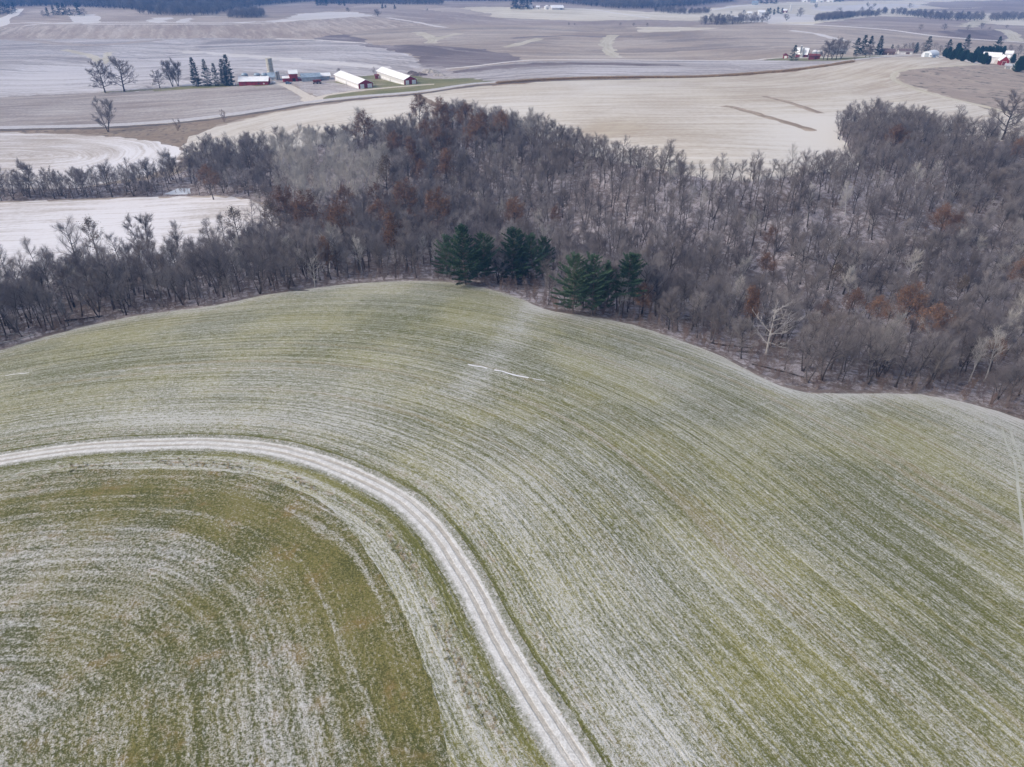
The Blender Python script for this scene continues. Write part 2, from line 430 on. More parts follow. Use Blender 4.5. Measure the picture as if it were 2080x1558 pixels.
REG = []
def region(name, label, mat, pix, guide=None, sm=True, gw=None):
    REG.append(dict(name=name, label=label, mat=mat, kind='poly', pix=pix, guide=guide, sm=sm))
def ribbon(name, label, mat, pix, width, sm=True):
    REG.append(dict(name=name, label=label, mat=mat, kind='rib', pix=pix, width=width, guide=pix, sm=sm))

# --- far country, back to front in paint order
region("field", "far purple-tan fields on the plain", "far_dark", [(-500,-30),(2600,-30),(2600,30),(-500,30)], [(-400,20),(2500,14)], False)
region("field", "pale fields before the far right hedges", "far_pale", [(1270,30),(1400,20),(1560,6),(1760,2),(2080,-6),(2500,-8),(2500,60),(2080,50),(1860,45),(1700,52),(1560,50),(1440,42)], [(1300,40),(1700,20),(2300,10)])
region("field", "purple field on the far right plain", "far_dark", [(1880,6),(2000,1),(2200,-2),(2300,8),(2080,14),(1960,16),(1900,14)], None)
region("field", "dark rise behind the far right hedge", "far_dark", [(1870,20),(1960,17),(2080,14),(2400,14),(2400,34),(2080,30),(1990,26)], None)
region("field", "pale band on the far right slope", "pale_strip", [(1480,34),(1560,28),(1640,30),(1700,38),(1640,44),(1540,46)], None)
region("field", "pale green bank on the far right", "pale_strip", [(1640,16),(1720,10),(1850,8),(1870,14),(1790,20),(1700,24)], None)
region("field", "purple hill under the right horizon hedge", "far_dark", [(1650,50),(1700,42),(1760,35),(1800,33),(1900,37),(2000,44),(2080,48),(2500,56),(2500,100),(2080,88),(1960,80),(1860,70),(1740,58)], [(1650,52),(1800,50),(2080,66)])
region("field", "pale blue field beyond the right hill", "far_pale", [(1990,46),(2050,40),(2120,38),(2400,44),(2400,58),(2080,52)], None)
region("field", "striped dark field above the right farm", "dark_soil", [(1900,64),(1960,60),(2030,62),(2062,84),(1990,82),(1930,74)], [(1900,60),(1990,84)], False)
ribbon("field", "grassed waterway beside the striped field", "waterway", [(2038,60),(2056,70),(2068,84)], 16)
ribbon("field", "pale grassed gap on the far right slope", "waterway", [(1996,42),(1975,48),(1962,55)], 22)
region("field", "bluish flat field before the long far shed", "far_pale", [(940,16),(1040,14),(1150,20),(1260,35),(1340,42),(1180,42),(960,32)], [(950,22),(1300,36)])
region("field", "brown field below the bluish flat", "far_dark", [(880,30),(960,33),(1130,42),(1340,40),(1430,44),(1500,47),(1380,54),(1200,53),(1000,52),(930,44)], [(900,36),(1400,48)])
region("field", "pale stubble in the far middle", "far_pale", [(1130,17),(1240,20),(1330,26),(1430,30),(1480,38),(1380,42),(1320,40),(1240,34)], [(1130,18),(1400,36)])
region("field", "tan slope on the left hill crest", "plough_tan", [(-400,84),(-400,34),(0,36),(60,17),(92,14),(180,15),(330,20),(430,32),(560,36),(640,28),(760,8),(900,12),(1000,30),(960,34),(800,24),(880,36),(700,50),(600,82),(0,84)], [(0,30),(400,40),(900,20)])
region("field", "sloping tan field below the left crest", "plough_tan", [(-400,84),(-400,56),(0,57),(50,52),(300,48),(480,47),(560,42),(700,32),(800,29),(900,40),(960,54),(980,66),(740,72),(700,84),(300,82)], [(60,82),(100,48)])
region("field", "white square strip on the left hill", "pale_strip", [(140,31),(196,28.5),(208,46.5),(146,47)], [(140,40),(205,36)], False)
region("field", "first pale crescent strip on the left hill", "pale_strip", [(299,43),(318,37),(352,36),(335,40),(327,46),(303,45.5)], None)
region("field", "second pale crescent strip on the left hill", "pale_strip", [(353,45),(370,38),(400,36.5),(388,41),(378,46),(358,46)], None)
region("field", "long white strip on the hill shoulder", "pale_strip", [(470,46),(560,41),(600,30),(650,25),(720,24.5),(762,32),(700,36),(620,41),(560,44.5)], [(480,46),(600,38),(760,30)])
region("field", "purple hollow behind the white strip", "far_dark", [(720,20),(820,18),(960,30),(1080,52),(930,56),(800,40)], [(720,24),(1000,50)])
region("field", "broad tan hill in the middle distance", "hill_tan", [(730,88),(700,70),(760,60),(860,52),(1000,50),(1250,51),(1330,58),(1500,46),(1620,49),(1750,57),(1900,74),(2080,86),(2500,110),(2500,125),(2080,120),(1740,120),(1480,123),(1250,124),(1060,124),(960,138),(880,146),(800,120)], [(740,84),(1000,74),(1250,82),(1500,74),(1800,84),(2200,112)])
region("field", "pale crest field on the tan hill", "far_pale", [(1310,55),(1400,56),(1460,57),(1400,62),(1340,65),(1290,64)], None)
region("field", "wide snowy ploughland at left", "snowy_plough", [(-400,215),(-400,82),(0,80),(230,78.5),(500,78),(640,80),(740,88),(800,102),(840,116),(860,132),(900,150),(820,160),(700,152),(560,158),(480,172),(380,180),(200,190),(0,198)], [(-300,140),(0,128),(200,136),(420,130),(600,128),(800,146)])
region("field", "pale swath across the snowy ploughland", "pale_strip", [(340,101),(460,108),(590,118),(740,130),(800,138),(740,137),(600,126),(470,114),(370,106)], None)
region("field", "dark soil wedge beside the snowy ploughland", "dark_soil", [(738,90),(800,92),(870,92),(930,97),(990,103),(1062,121),(1000,130),(930,137),(870,142),(856,128),(838,112),(780,100)], [(740,94),(870,112),(1040,122)])
region("field", "dark triangle on the tan hill", "dark_soil", [(632,80),(668,73),(702,68.5),(732,80),(742,87),(690,85)], [(632,80),(740,84)])
region("field", "purple ploughland above the road", "snowy_plough", [(880,150),(930,142),(1000,132),(1100,124),(1250,123),(1480,124),(1530,135),(1560,143),(1480,151),(1400,154),(1200,156),(1100,159),(990,166),(930,166)], [(880,152),(1100,136),(1300,138),(1540,140)])
region("field", "dark ploughed band above the road", "dark_soil", [(900,150),(960,138),(1080,128.5),(1180,127),(1300,129),(1400,132.5),(1300,134),(1180,131.5),(1060,137),(960,146)], [(900,148),(1100,132),(1400,132)])
region("field", "purple field before the right farm", "snowy_plough", [(1480,124),(1560,122),(1640,124),(1730,121),(1650,133),(1590,142),(1530,146)], [(1480,130),(1700,126)])
ribbon("field", "thin dark wet line across the tan hill", "dark_soil", [(1040,78),(1100,74),(1170,73),(1230,75),(1285,73)], 9)
ribbon("field", "pale broken line down the purple hollow", "pale_strip", [(787,36),(840,44),(880,52),(906,56)], 9)
ribbon("field", "pale margin above the snowy ploughland", "pale_strip", [(560,78.5),(640,81),(700,85),(745,88)], 7)
ribbon("field", "pale swale on the hill behind the right farm", "pale_strip", [(1605,62),(1650,67),(1690,77),(1730,84)], 10)
ribbon("field", "dark damp sweep over the upper left ploughland", "far_dark", [(-60,74),(40,80),(120,88),(185,92),(250,88),(330,81)], 16)
ribbon("field", "dark margin between the tan hill and the far flats", "far_dark", [(900,45),(1000,50),(1150,51),(1300,53),(1420,50)], 12)
ribbon("field", "pale margin along the left crest", "pale_strip", [(0,50),(60,46),(140,48),(300,49),(480,48.5),(560,46)], 8)
ribbon("path", "pale lane below the tan hill", "pale_road", [(850,143),(900,139.5),(960,134.5),(1040,125),(1100,121.5),(1250,121.5),(1500,123),(1560,119),(1600,117)], 5)
ribbon("path", "pale lane along the hill crest", "pale_road", [(1560,48),(1640,50),(1700,53),(1800,60),(1900,73),(2000,81),(2080,86),(2300,104)], 9)
ribbon("path", "white lane at the far left crest", "pale_road", [(-60,62),(0,52),(8,38),(25,31),(38,18)], 16)
ribbon("path", "white lane by the long far shed", "pale_road", [(1150,17.5),(1210,20),(1260,28),(1320,36)], 8)
ribbon("path", "pale lane climbing to the far right farm", "pale_road", [(1380,28),(1440,21),(1500,12),(1545,9)], 9)
ribbon("path", "thin pale path along the left field edge", "pale_road", [(50,52),(90,48),(140,46),(300,45),(430,46.5),(520,44)], 7)
ribbon("field", "curved dry grass waterway on the tan hill", "waterway", [(1251,71),(1238,77),(1231,90),(1236,101),(1252,117)], 13)
ribbon("field", "slanting dry grass waterway on the tan hill", "waterway", [(1025,96),(1050,90),(1098,78)], 12)
ribbon("field", "forked dry grass waterway left of the hill", "waterway", [(848,65),(866,72),(878,80),(872,88)], 13)
ribbon("field", "upper fork of the dry waterway", "waterway", [(876,80),(905,74),(936,68)], 12)
ribbon("field", "dry waterway in the snowy ploughland", "waterway", [(130,101),(165,108),(195,118),(207,130),(222,106)], 8)
region("field", "tan ploughed field above the left road", "plough_left", [(-400,212),(-400,275),(0,262),(225,256),(360,247),(470,235),(560,221),(622,209),(600,190),(578,174),(560,173),(470,176),(300,184),(150,190),(0,197)], [(-300,236),(0,228),(300,214),(600,190)])
# --- the upland field and its neighbours
region("field", "pale corn stubble field above the wood", "stubble",
       [(2600,420),(2600,240),(2080,238),(1950,206),(1870,181),(1828,166),(1822,150),(1850,138),(1960,134),(1987,131),(1960,122),(1890,116),(1830,115),(1790,118),(1735,126),(1600,146),(1480,155),(1300,160),(1100,164),(1000,171),(940,180),(850,192),(760,200),(640,214),(560,228),(480,246),(400,270),(366,290),(380,345),(700,330),(1000,300),(1400,400),(1750,380),(2080,330)],
       [(300,330),(480,262),(640,226),(850,204),(1000,192),(1200,186),(1500,184),(1700,170),(1850,130)], False)
region("field", "brushy fallow slope below the right farm", "brush", [(2600,250),(2600,130),(2080,132),(1990,136),(1940,134),(1860,139),(1830,149),(1832,164),(1872,178),(1950,201),(2080,231)], [(1830,150),(1950,170),(2100,190)])
ribbon("field", "dark weedy strip in the stubble, longer one", "weeds", [(1470,215),(1500,220),(1550,235),(1600,250),(1655,266)], 5)
ribbon("field", "dark weedy strip in the stubble, upper one", "weeds", [(1550,195),(1580,202),(1620,214),(1668,230)], 4)
ribbon("field", "weedy line crossing the stubble to the wood", "ditch", [(838,190),(855,197),(878,210),(900,222)], 4)
region("field", "standing brown stalks along the road", "standing", [(985,170.5),(1100,162.5),(1200,159),(1300,157.5),(1400,156.8),(1480,153.5),(1600,144),(1735,125),(1700,131),(1600,147),(1480,155.5),(1300,159.5),(1200,161),(1100,165),(1000,175)], None, False)
ribbon("path", "worn headland lane round the brush", "waterway", [(1985,131),(1900,136),(1845,140),(1816,149),(1818,163),(1850,177),(1900,193),(1990,214),(2080,238)], 4)
region("field", "left snowy stubble field with curved rows", "white_stubble", [(-400,285),(-400,400),(0,384),(150,380),(260,365),(340,340),(368,318),(370,303),(335,290),(250,279),(100,271),(0,269)], [(-300,345),(-60,345),(120,338),(200,326),(215,312),(180,300),(60,294),(-300,300)])
region("field", "left snowy field between the tree lines", "white_stubble", [(-400,412),(-400,640),(0,605),(200,585),(420,545),(520,510),(572,468),(562,434),(532,414),(480,401),(400,399),(200,404),(0,410)], [(-300,470),(0,455),(300,440),(480,430),(560,440)])
region("field", "rough ditch bank below the road", "ditch", [(-400,268),(-400,288),(0,270),(150,272),(250,279),(330,290),(372,302),(385,282),(420,262),(480,244),(560,228),(640,213),(760,200),(850,191),(1000,172),(985,168),(850,188.5),(740,197.5),(620,211.5),(560,222),(470,236),(360,249),(225,258),(0,263)], [(-200,268),(225,264),(400,254),(640,212),(850,190)], False)
# --- farm
region("field", "green verge between drive and road", "lawn", [(640,203),(665,194),(740,184.5),(800,178),(850,173.5),(900,170),(985,163.5),(990,167),(940,172),(850,184),(740,194),(670,202)], [(640,200),(980,165)])
region("field", "grassy ground round the hog barns", "lawn", [(650,165),(690,160),(780,150),(850,154),(930,158),(985,163),(890,172),(800,178),(740,182),(700,174)], None)
region("field", "stony lot between barns and drive", "yard", [(600,172),(640,167),(680,168),(740,180),(700,187),(655,194),(630,192)], [(600,176),(730,184)])
region("field", "trampled farmyard round the red barns", "yard", [(478,174),(470,160),(540,152),(610,158),(680,154),(690,164),(640,169),(600,172),(560,172)], None)
region("field", "mown edge below the spruces", "lawn", [(200,188),(300,181),(400,174),(480,171),(560,172),(480,176),(300,185)], None)
region("field", "dug ground behind the right hog barn", "yard", [(838,140),(890,136),(930,150),(915,160),(860,158)], None)
ribbon("driveway", "gravel drive from the road to the red barn", "gravel", [(648,208),(628,199),(606,186),(585,175),(565,169.5),(548,167)], 6.5)
ribbon("driveway", "gravel drive looping to the hog barns", "gravel", [(640,200),(665,193),(700,188),(740,182.5),(800,177),(850,173),(882,171)], 5.0)
region("driveway", "gravel mouth of the farm drive", "gravel", [(618,203),(626,194),(642,197),(662,195),(650,204),(654,208),(632,209)], None)
region("field", "green yard of the right farm", "lawn", [(1560,122),(1600,117),(1680,116),(1760,113),(1800,112),(1790,116),(1730,122),(1640,124)], None)
ribbon("path", "pale drive through the right farm", "pale_road", [(1600,118),(1660,117),(1720,116),(1790,113),(1850,110),(1900,113),(1950,119),(1985,129)], 6)
ribbon("field", "dark weeds in the ditch under the road", "darkditch", [(u, v + 5) for u, v in ROAD[:17]], 5)
ribbon("road", "grey tarred road curving past the farm", "tar", ROAD, 8)
# --- wood and near land
region("forest_floor", "leaf litter and thin snow under the wood", "floor", EDGE[:] + WOOD_TOP + WOOD_LEFT, None, False)
region("forest_edge", "brown weedy margin between wood and grass", "edge",
       EDGE + [(u, v - (5 if u < 1500 else 8) - (9 if (u * 7) % 5 > 2 else 0)) for u, v in EDGE[::-1]], None, False)
region("pond", "frozen pond glimpsed among the trees", "ice", [(340,393),(346,385),(368,381),(388,385),(393,392),(370,395)], None)
region("field", "frosted grass field around the track", "near", EDGE + [(2900,1250),(2900,2300),(-700,2300),(-700,850)], TRACK, False)
region("field", "olive inner field inside the bend", "inner", [(-700,1090),(-400,1040),(-150,1000),(0,978),(130,957),(230,953),(350,953),(480,960),(560,977),(640,1012),(700,1062),(740,1112),(790,1192),(830,1272),(870,1370),(893,1450),(915,1558),(940,1720),(960,2000),(960,2300),(-700,2300)], TRACK)
ribbon("snow_patch", "thin white drift lying across the middle of the grass", "snow", [(951,740),(962,743),(975,744),(990,748)], 0.34)
ribbon("snow_patch", "second part of the white drift in the grass", "snow", [(1004,751),(1020,754),(1042,761),(1062,765),(1074,767)], 0.36)
ribbon("snow_patch", "last small crumbs of the white drift", "snow", [(1082,769),(1095,771),(1106,773)], 0.18)
ribbon("snow_patch", "small white drift at the left edge of the grass", "snow", [(10,763),(30,760),(60,757)], 0.22)
ribbon("wheel_track", "pale wheel mark at the right edge of the grass, outer line", "faint", [(2036,868),(2044,900),(2062,940),(2068,990),(2076,1060),(2090,1140)], 0.35)
ribbon("wheel_track", "pale wheel mark at the right edge of the grass, inner line", "faint", [(2050,868),(2060,900),(2078,945),(2086,990),(2096,1060)], 0.35)
ribbon("dirt_track", "snowy two-rut track through the grass", "track", TRACK, 4.4)

# ---- world polygons
def world_poly(r):
    if r['kind'] == 'poly':
        p = smooth(r['pix'], True, 6) if r['sm'] else np.vstack([np.linspace(a, b, 6, endpoint=False) for a, b in zip(np.array(r['pix'], float), np.roll(np.array(r['pix'], float), -1, 0))])
        if r['name'] in ('forest_floor', 'forest_edge') or r['mat'] == 'near':
            p = smooth(r['pix'], True, 6)
        xy = ground(p[:, 0], p[:, 1])[:, :2]
        big = r['mat'] in ('near', 'floor')
        xy = resample(xy, True, 90, 1.6 if r['name'] != 'forest_edge' else 1.2, 0.05 if r['mat'] == 'inner' else (0.10 if big or r['name'] == 'forest_edge' else 0.30))
    else:
        c = resample(line(r['pix']), False, 80, 1.5)
        t = np.gradient(c, axis=0); t /= np.linalg.norm(t, axis=1)[:, None] + 1e-9
        nrm = np.stack([-t[:, 1], t[:, 0]], -1); w = r['width'] / 2
        j = 0.04 if r['mat'] in ('track', 'tar', 'pale_road', 'gravel') else 0.22
        a = c + nrm * w * (1 + rng.normal(0, j, (len(c), 1))); b2 = c - nrm * w * (1 + rng.normal(0, j, (len(c), 1)))
        xy = np.vstack([a, b2[::-1]])
    ar = 0.5 * np.sum(xy[:, 0] * np.roll(xy[:, 1], -1) - np.roll(xy[:, 0], -1) * xy[:, 1])
    return xy if ar > 0 else xy[::-1]

def make_guide(pix, ext=400.0):
    g = resample(line(pix, 8), False, 60, 2.0)
    a = g[0] + (g[0] - g[1]) / np.linalg.norm(g[0] - g[1]) * ext
    z = g[-1] + (g[-1] - g[-2]) / np.linalg.norm(g[-1] - g[-2]) * ext
    return np.vstack([a, g, z])
def along_across(xy, g):
    a = g[:-1]; ab = g[1:] - a; L2 = (ab ** 2).sum(1); L = np.sqrt(L2)
    cum = np.concatenate([[0], np.cumsum(L)])[:-1]
    out = np.empty((len(xy), 2))
    for i in range(0, len(xy), 4000):
        q = xy[i:i + 4000]
        w = q[:, None] - a[None]
        t = np.clip((w * ab).sum(-1) / L2, 0, 1)
        dv = w - t[..., None] * ab
        d2 = (dv ** 2).sum(-1); k = d2.argmin(1); r = np.arange(len(q))
        sg = np.sign(ab[k, 0] * w[r, k, 1] - ab[k, 1] * w[r, k, 0])
        out[i:i + 4000, 0] = cum[k] + t[r, k] * L[k]; out[i:i + 4000, 1] = np.sqrt(d2[r, k]) * sg
    return out
def dist_to(xy, g):
    return np.abs(along_across(xy, g)[:, 1])

polys = [world_poly(r) for r in REG]
base = np.array([(20000 * math.cos(a), 20000 * math.sin(a)) for a in np.linspace(0, 2 * math.pi, 48, endpoint=False)])
def cloud(r0, r1, step, a0, a1, jit=0.25):
    out = []
    r = r0
    while r < r1:
        n = max(3, int((a1 - a0) * r / step))
        for k in range(n):
            a = a0 + (a1 - a0) * (k + rng.uniform(-jit, jit) + (0.5 if int(r / step) % 2 else 0)) / n
            rr = r + rng.uniform(-jit, jit) * step
            out.append((rr * math.sin(a), rr * math.cos(a)))
        r += step * 0.87
    return np.array(out)
F = R(52)
inner = np.vstack([cloud(14, 230, 2.4, -F, F), cloud(230, 700, 8, -F, F), cloud(700, 2600, 32, -F, F), cloud(2600, 19000, 500, -F, F),
                   cloud(5, 200, 12, F, 2 * math.pi - F), cloud(200, 2500, 110, F, 2 * math.pi - F), cloud(2500, 19000, 1200, F, 2 * math.pi - F)])
V = []; FC = []
for p in [base] + polys:
    FC.append(list(range(len(V), len(V) + len(p)))); V.extend(p.tolist())
V.extend(inner.tolist())
cv, ce, cf, ov, oe, of = delaunay_2d_cdt([Vector(p) for p in V], [], FC, 0, 1e-4)
cv = np.array([tuple(p) for p in cv]); cf = np.array([tuple(f) for f in cf], int)
def inside(q, p):
    c = np.zeros(len(q), bool)
    lo, hi = p.min(0), p.max(0)
    k = np.where((q[:, 0] >= lo[0]) & (q[:, 0] <= hi[0]) & (q[:, 1] >= lo[1]) & (q[:, 1] <= hi[1]))[0]
    w = q[k]; r = np.zeros(len(k), bool)
    for (x0, y0), (x1, y1) in zip(p, np.roll(p, -1, 0)):
        if y0 != y1:
            m = (y0 > w[:, 1]) != (y1 > w[:, 1])
            r ^= m & (w[:, 0] < (x1 - x0) * (w[:, 1] - y0) / (y1 - y0) + x0)
    c[k] = r
    return c
mid_ = cv[cf].mean(1)
top = np.zeros(len(cf), int)
for k, p in enumerate(polys):
    top[inside(mid_, p)] = k + 1
cz = H(cv[:, 0], cv[:, 1])
e1 = cv[cf[:, 1]] - cv[cf[:, 0]]; e2 = cv[cf[:, 2]] - cv[cf[:, 0]]
flip = (e1[:, 0] * e2[:, 1] - e1[:, 1] * e2[:, 0]) < 0
cf[flip] = cf[flip][:, ::-1]
print("ground faces", len(cf))

edge_g = resample(line(EDGE), False, 60, 2.0)
edge_right = resample(line(EDGE[16:]), False, 60, 2.0)
wood_g = resample(line(WOOD_TOP), False, 60, 3.0)
swale = line([(1085,612),(1060,650),(1035,690),(985,745),(945,795)])
def blob(xy, u, v, rad, amt):
    c = g1(u, v)[:2]
    return amt * np.exp(-((xy - c) ** 2).sum(1) / (2 * rad * rad))
def snow_bias(r, xy):
    b = np.zeros(len(xy))
    m = r['mat']
    if m == 'near':
        b += 0.22 * np.exp(-(dist_to(xy, edge_g) / 3.0) ** 2) + 0.15 * np.exp(-(dist_to(xy, edge_right) / 5.0) ** 2)
        b += 0.18 * np.exp(-(dist_to(xy, swale) / 2.8) ** 2)
        for a in ((2010,850,9,.24),(1700,850,6,.10),(2070,950,7,.13),(300,860,11,.10),(1350,760,7,.12),(700,830,9,.13),(1000,1000,7,.12),(1300,1200,6,.14),(1330,1480,5,.16),(850,640,12,-.07),(1750,960,8,-.06),(2000,1300,8,-.10),(200,700,9,-.05),(1550,1010,9,-.05)):
            b += blob(xy, *a)
    elif m == 'inner':
        for a in ((60,1440,4,.16),(470,1200,6,.06),(330,1150,6,.10),(90,1110,9,.15),(560,1480,5,.14),(300,1540,3,-.25),(390,1240,4,-.22),(170,1360,3,-.15),(850,1400,5,-.12),(700,1540,5,.12),(640,1080,6,.04)):
            b += blob(xy, *a)
    elif m == 'stubble':
        b += 0.22 * np.exp(-(dist_to(xy, wood_g) / 25.0) ** 2) + blob(xy, 560, 250, 50, .15) + blob(xy, 1700, 300, 20, .3) + blob(xy, 1240, 262, 9, -.75) + blob(xy, 1000, 200, 45, .2)
        b += blob(xy, 1700, 150, 80, -.15) + blob(xy, 1640, 255, 14, .3) + blob(xy, 1940, 235, 30, .15)
    elif m == 'white_stubble':
        b += blob(xy, 0, 300, 40, -.22) + blob(xy, 120, 412, 25, -.15) + blob(xy, 330, 420, 30, -.1) + blob(xy, 200, 480, 40, .15) + blob(xy, 300, 330, 25, .15)
    elif m == 'floor':
        b += 0.03 * np.exp(-(dist_to(xy, edge_g) / 10.0) ** 2)
        b += blob(xy, 1300, 430, 45, .05) + blob(xy, 1600, 470, 40, .05)
    elif m == 'snowy_plough':
        b += blob(xy, 60, 165, 60, .28) + blob(xy, 620, 135, 50, .20) + blob(xy, 250, 120, 80, .05)
    elif m == 'plough_left':
        b += blob(xy, 520, 222, 30, .2)
    return b

DEFAULT_GUIDE = np.array([(-6000.0, 900.0), (6000.0, 1000.0)])
for k in range(len(REG) + 1):
    sel = cf[top == k]
    if not len(sel): continue
    ids, inv = np.unique(sel, return_inverse=True)
    fc = inv.reshape(sel.shape)
    xy = cv[ids]; z = cz[ids]
    if k == 0:
        nm, lb, mt, g = "ground", "open rolling farmland between the fields", M["base"], DEFAULT_GUIDE
        bias = np.zeros(len(xy))
    else:
        r = REG[k - 1]
        nm, lb, mt = r['name'], r['label'], M[r['mat']]
        g = make_guide(r['guide'], 300.0) if r['guide'] is not None else DEFAULT_GUIDE
        bias = snow_bias(r, xy)
    me = bpy.data.meshes.new(nm)
    me.from_pydata(np.column_stack([xy, z]).tolist(), [], fc.tolist())
    me.polygons.foreach_set("use_smooth", np.ones(len(fc), bool))
    uv = me.uv_layers.new(name="rows")
    aa = along_across(xy, g)
    uv.data.foreach_set("uv", aa[fc.ravel()].astype(np.float32).ravel())
    at = me.attributes.new("snow_bias", 'FLOAT', 'POINT')
    at.data.foreach_set("value", bias.astype(np.float32))
    me.materials.append(mt)
    o = bpy.data.objects.new(nm, me); COL.objects.link(o)
    tag(o, lb, None, None, "structure")

# ------------------------------------------------------------------ tree building
class Limbs:
    """tapered tubes along point chains, gathered into one mesh"""
    def __init__(s): s.c = {}
    def add(s, pts, rad, sides):
        s.c.setdefault((len(pts), sides), []).append((pts, rad))
    def arrays(s):
        VV, FF, off = [], [], 0
        for (n, k), lst in s.c.items():
            P = np.array([a for a, _ in lst], float); Q = np.array([b for _, b in lst], float)
            T = np.gradient(P, axis=1); T /= np.linalg.norm(T, axis=2, keepdims=True) + 1e-9
            ref = np.where(np.abs(T[:, :1, 2:3]) > 0.8, np.array([1.0, 0.13, 0]), np.array([0, 0.1, 1.0]))
            U = np.cross(T, np.broadcast_to(ref, T.shape)); U /= np.linalg.norm(U, axis=2, keepdims=True) + 1e-9
            W = np.cross(T, U)
            an = np.arange(k) * 2 * math.pi / k
            ring = P[:, :, None] + Q[:, :, None, None] * (np.cos(an)[None, None, :, None] * U[:, :, None] + np.sin(an)[None, None, :, None] * W[:, :, None])
            m = len(P); VV.append(ring.reshape(-1, 3))
            base = off + np.arange(m)[:, None, None] * n * k + np.arange(n - 1)[None, :, None] * k
            i = np.arange(k)[None, None, :]; j = (i + 1) % k
            FF.append(np.stack([base + i, base + j, base + k + j, base + k + i], -1).reshape(-1, 4))
            off += m * n * k
        return np.vstack(VV), np.vstack(FF)

def mesh_from(name, V, Fq, mat, mids=None, mats=None):
    me = bpy.data.meshes.new(name)
    me.vertices.add(len(V)); me.vertices.foreach_set("co", np.asarray(V, np.float32).ravel())
    me.loops.add(Fq.size); me.loops.foreach_set("vertex_index", Fq.astype(np.int32).ravel())
    me.polygons.add(len(Fq)); k = Fq.shape[1]
    me.polygons.foreach_set("loop_start", np.arange(0, Fq.size, k, dtype=np.int32))
    me.polygons.foreach_set("loop_total", np.full(len(Fq), k, np.int32))
    for m in (mats or [mat]): me.materials.append(m)
    if mids is not None: me.polygons.foreach_set("material_index", mids.astype(np.int32))
    me.update(calc_edges=True)
    return me
def unit(v): return v / (np.linalg.norm(v) + 1e-9)
def chain(p, d, L, n, rg, bend, wob):
    """n points starting at p along d, bending by the vector bend per unit length, with wobble"""
    out = [np.array(p, float)]; d = unit(np.array(d, float)); st = L / (n - 1)
    for _ in range(n - 1):
        d = unit(d + np.array(bend) * st / max(L, .1) + rg.normal(0, wob, 3))
        out.append(out[-1] + d * st)
    return np.array(out), d
def at_t(pts, t):
    f = t * (len(pts) - 1); i = min(int(f), len(pts) - 2); w = f - i
    return pts[i] * (1 - w) + pts[i + 1] * w, unit(pts[i + 1] - pts[i])
def side_dir(d, az, tilt):
    ref = np.array([0, 0, 1.0]) if abs(d[2]) < 0.9 else np.array([1.0, 0, 0])
    u = unit(np.cross(d, ref)); w = np.cross(d, u)
    return unit(d * math.cos(tilt) + (u * math.cos(az) + w * math.sin(az)) * math.sin(tilt))

def bare_tree(seed, h=12.0, clear=0.35, limbs=11, spread=0.42, tilt=50, up=0.5, twigs=1.0, lean=0.06, forks=1, r0=0.17, twr=0.0125, sub=6, wob=0.10):
    """leafless broadleaf tree; returns (trunk limbs, twig limbs, twig end points)"""
    rg = np.random.default_rng(seed)
    A, B, tips = Limbs(), Limbs(), []
    stems = []
    for f in range(forks):
        az = rg.uniform(0, 6.28) + f * 6.28 / forks
        tl = lean if forks == 1 else R(rg.uniform(9, 17))
        d = np.array([math.cos(az) * math.sin(tl), math.sin(az) * math.sin(tl), math.cos(tl)])
        hh = h * rg.uniform(0.86, 0.94)
        pts, _ = chain((0, 0, -0.4), d, hh + 0.4, 9, rg, (0, 0, 0.25), 0.045)
        rr = r0 * (1.0 if forks > 1 else 1.3)
        rad = rr * (1 - np.linspace(0, 1, 9) ** 0.9 * 0.88); rad[0] *= 1.5
        A.add(pts, rad, 6); stems.append((pts, rr, hh))
    for pts, rr, hh in stems:
        nl = max(4, int(limbs / forks * (1.25 if forks > 1 else 1)))
        for i in range(nl):
            t = clear + (0.97 - clear) * (i + rg.uniform(0, 0.9)) / nl
            p, d = at_t(pts, t)
            az = i * 2.4 + rg.uniform(-0.6, 0.6)
            tt = (t - clear) / (1 - clear)
            a = R(tilt * (1.0 - 0.45 * tt) + rg.uniform(-10, 10))
            L = h * spread * (1.05 - 0.62 * tt) * rg.uniform(0.75, 1.15)
            lp, ld = chain(p, side_dir(np.array([0, 0, 1.0]), az, a), L, 6, rg, (0, 0, up), wob)
            lr = rr * (0.46 - 0.22 * tt)
            A.add(lp, lr * (1 - np.linspace(0, 1, 6) * 0.85), 4)
            for j in range(sub + 1):
                u = 0.25 + 0.75 * (j + rg.uniform(0, .8)) / (sub + 1) if j < sub else 1.0
                q, qd = at_t(lp, min(u, 1.0))
                sl = L * rg.uniform(0.28, 0.5) * (1.1 - 0.45 * u)
                sd = side_dir(qd, rg.uniform(0, 6.28), R(rg.uniform(25, 55))) if j < sub else qd
                sp, sd2 = chain(q, sd, sl, 4, rg, (0, 0, up * 0.8), wob * 1.2)
                sr = max(0.022, lr * 0.33)
                B.add(sp, sr * np.array([1, .75, .5, .25]), 3)
                nt = max(2, int(rg.integers(7, 11) * twigs))
                for k in range(nt):
                    w = 0.15 + 0.85 * (k + rg.uniform(0, 1)) / nt
                    e, ed = at_t(sp, min(w, 1.0))
                    tp, _ = chain(e, side_dir(ed, rg.uniform(0, 6.28), R(rg.uniform(15, 55))), h * rg.uniform(0.05, 0.115), 3, rg, (0, 0, 0.3), 0.16)
                    B.add(tp, np.array([twr, twr * .8, twr * .35]), 3); tips.append(tp[-1]); tips.append(tp[1])
    return A, B, np.array(tips)

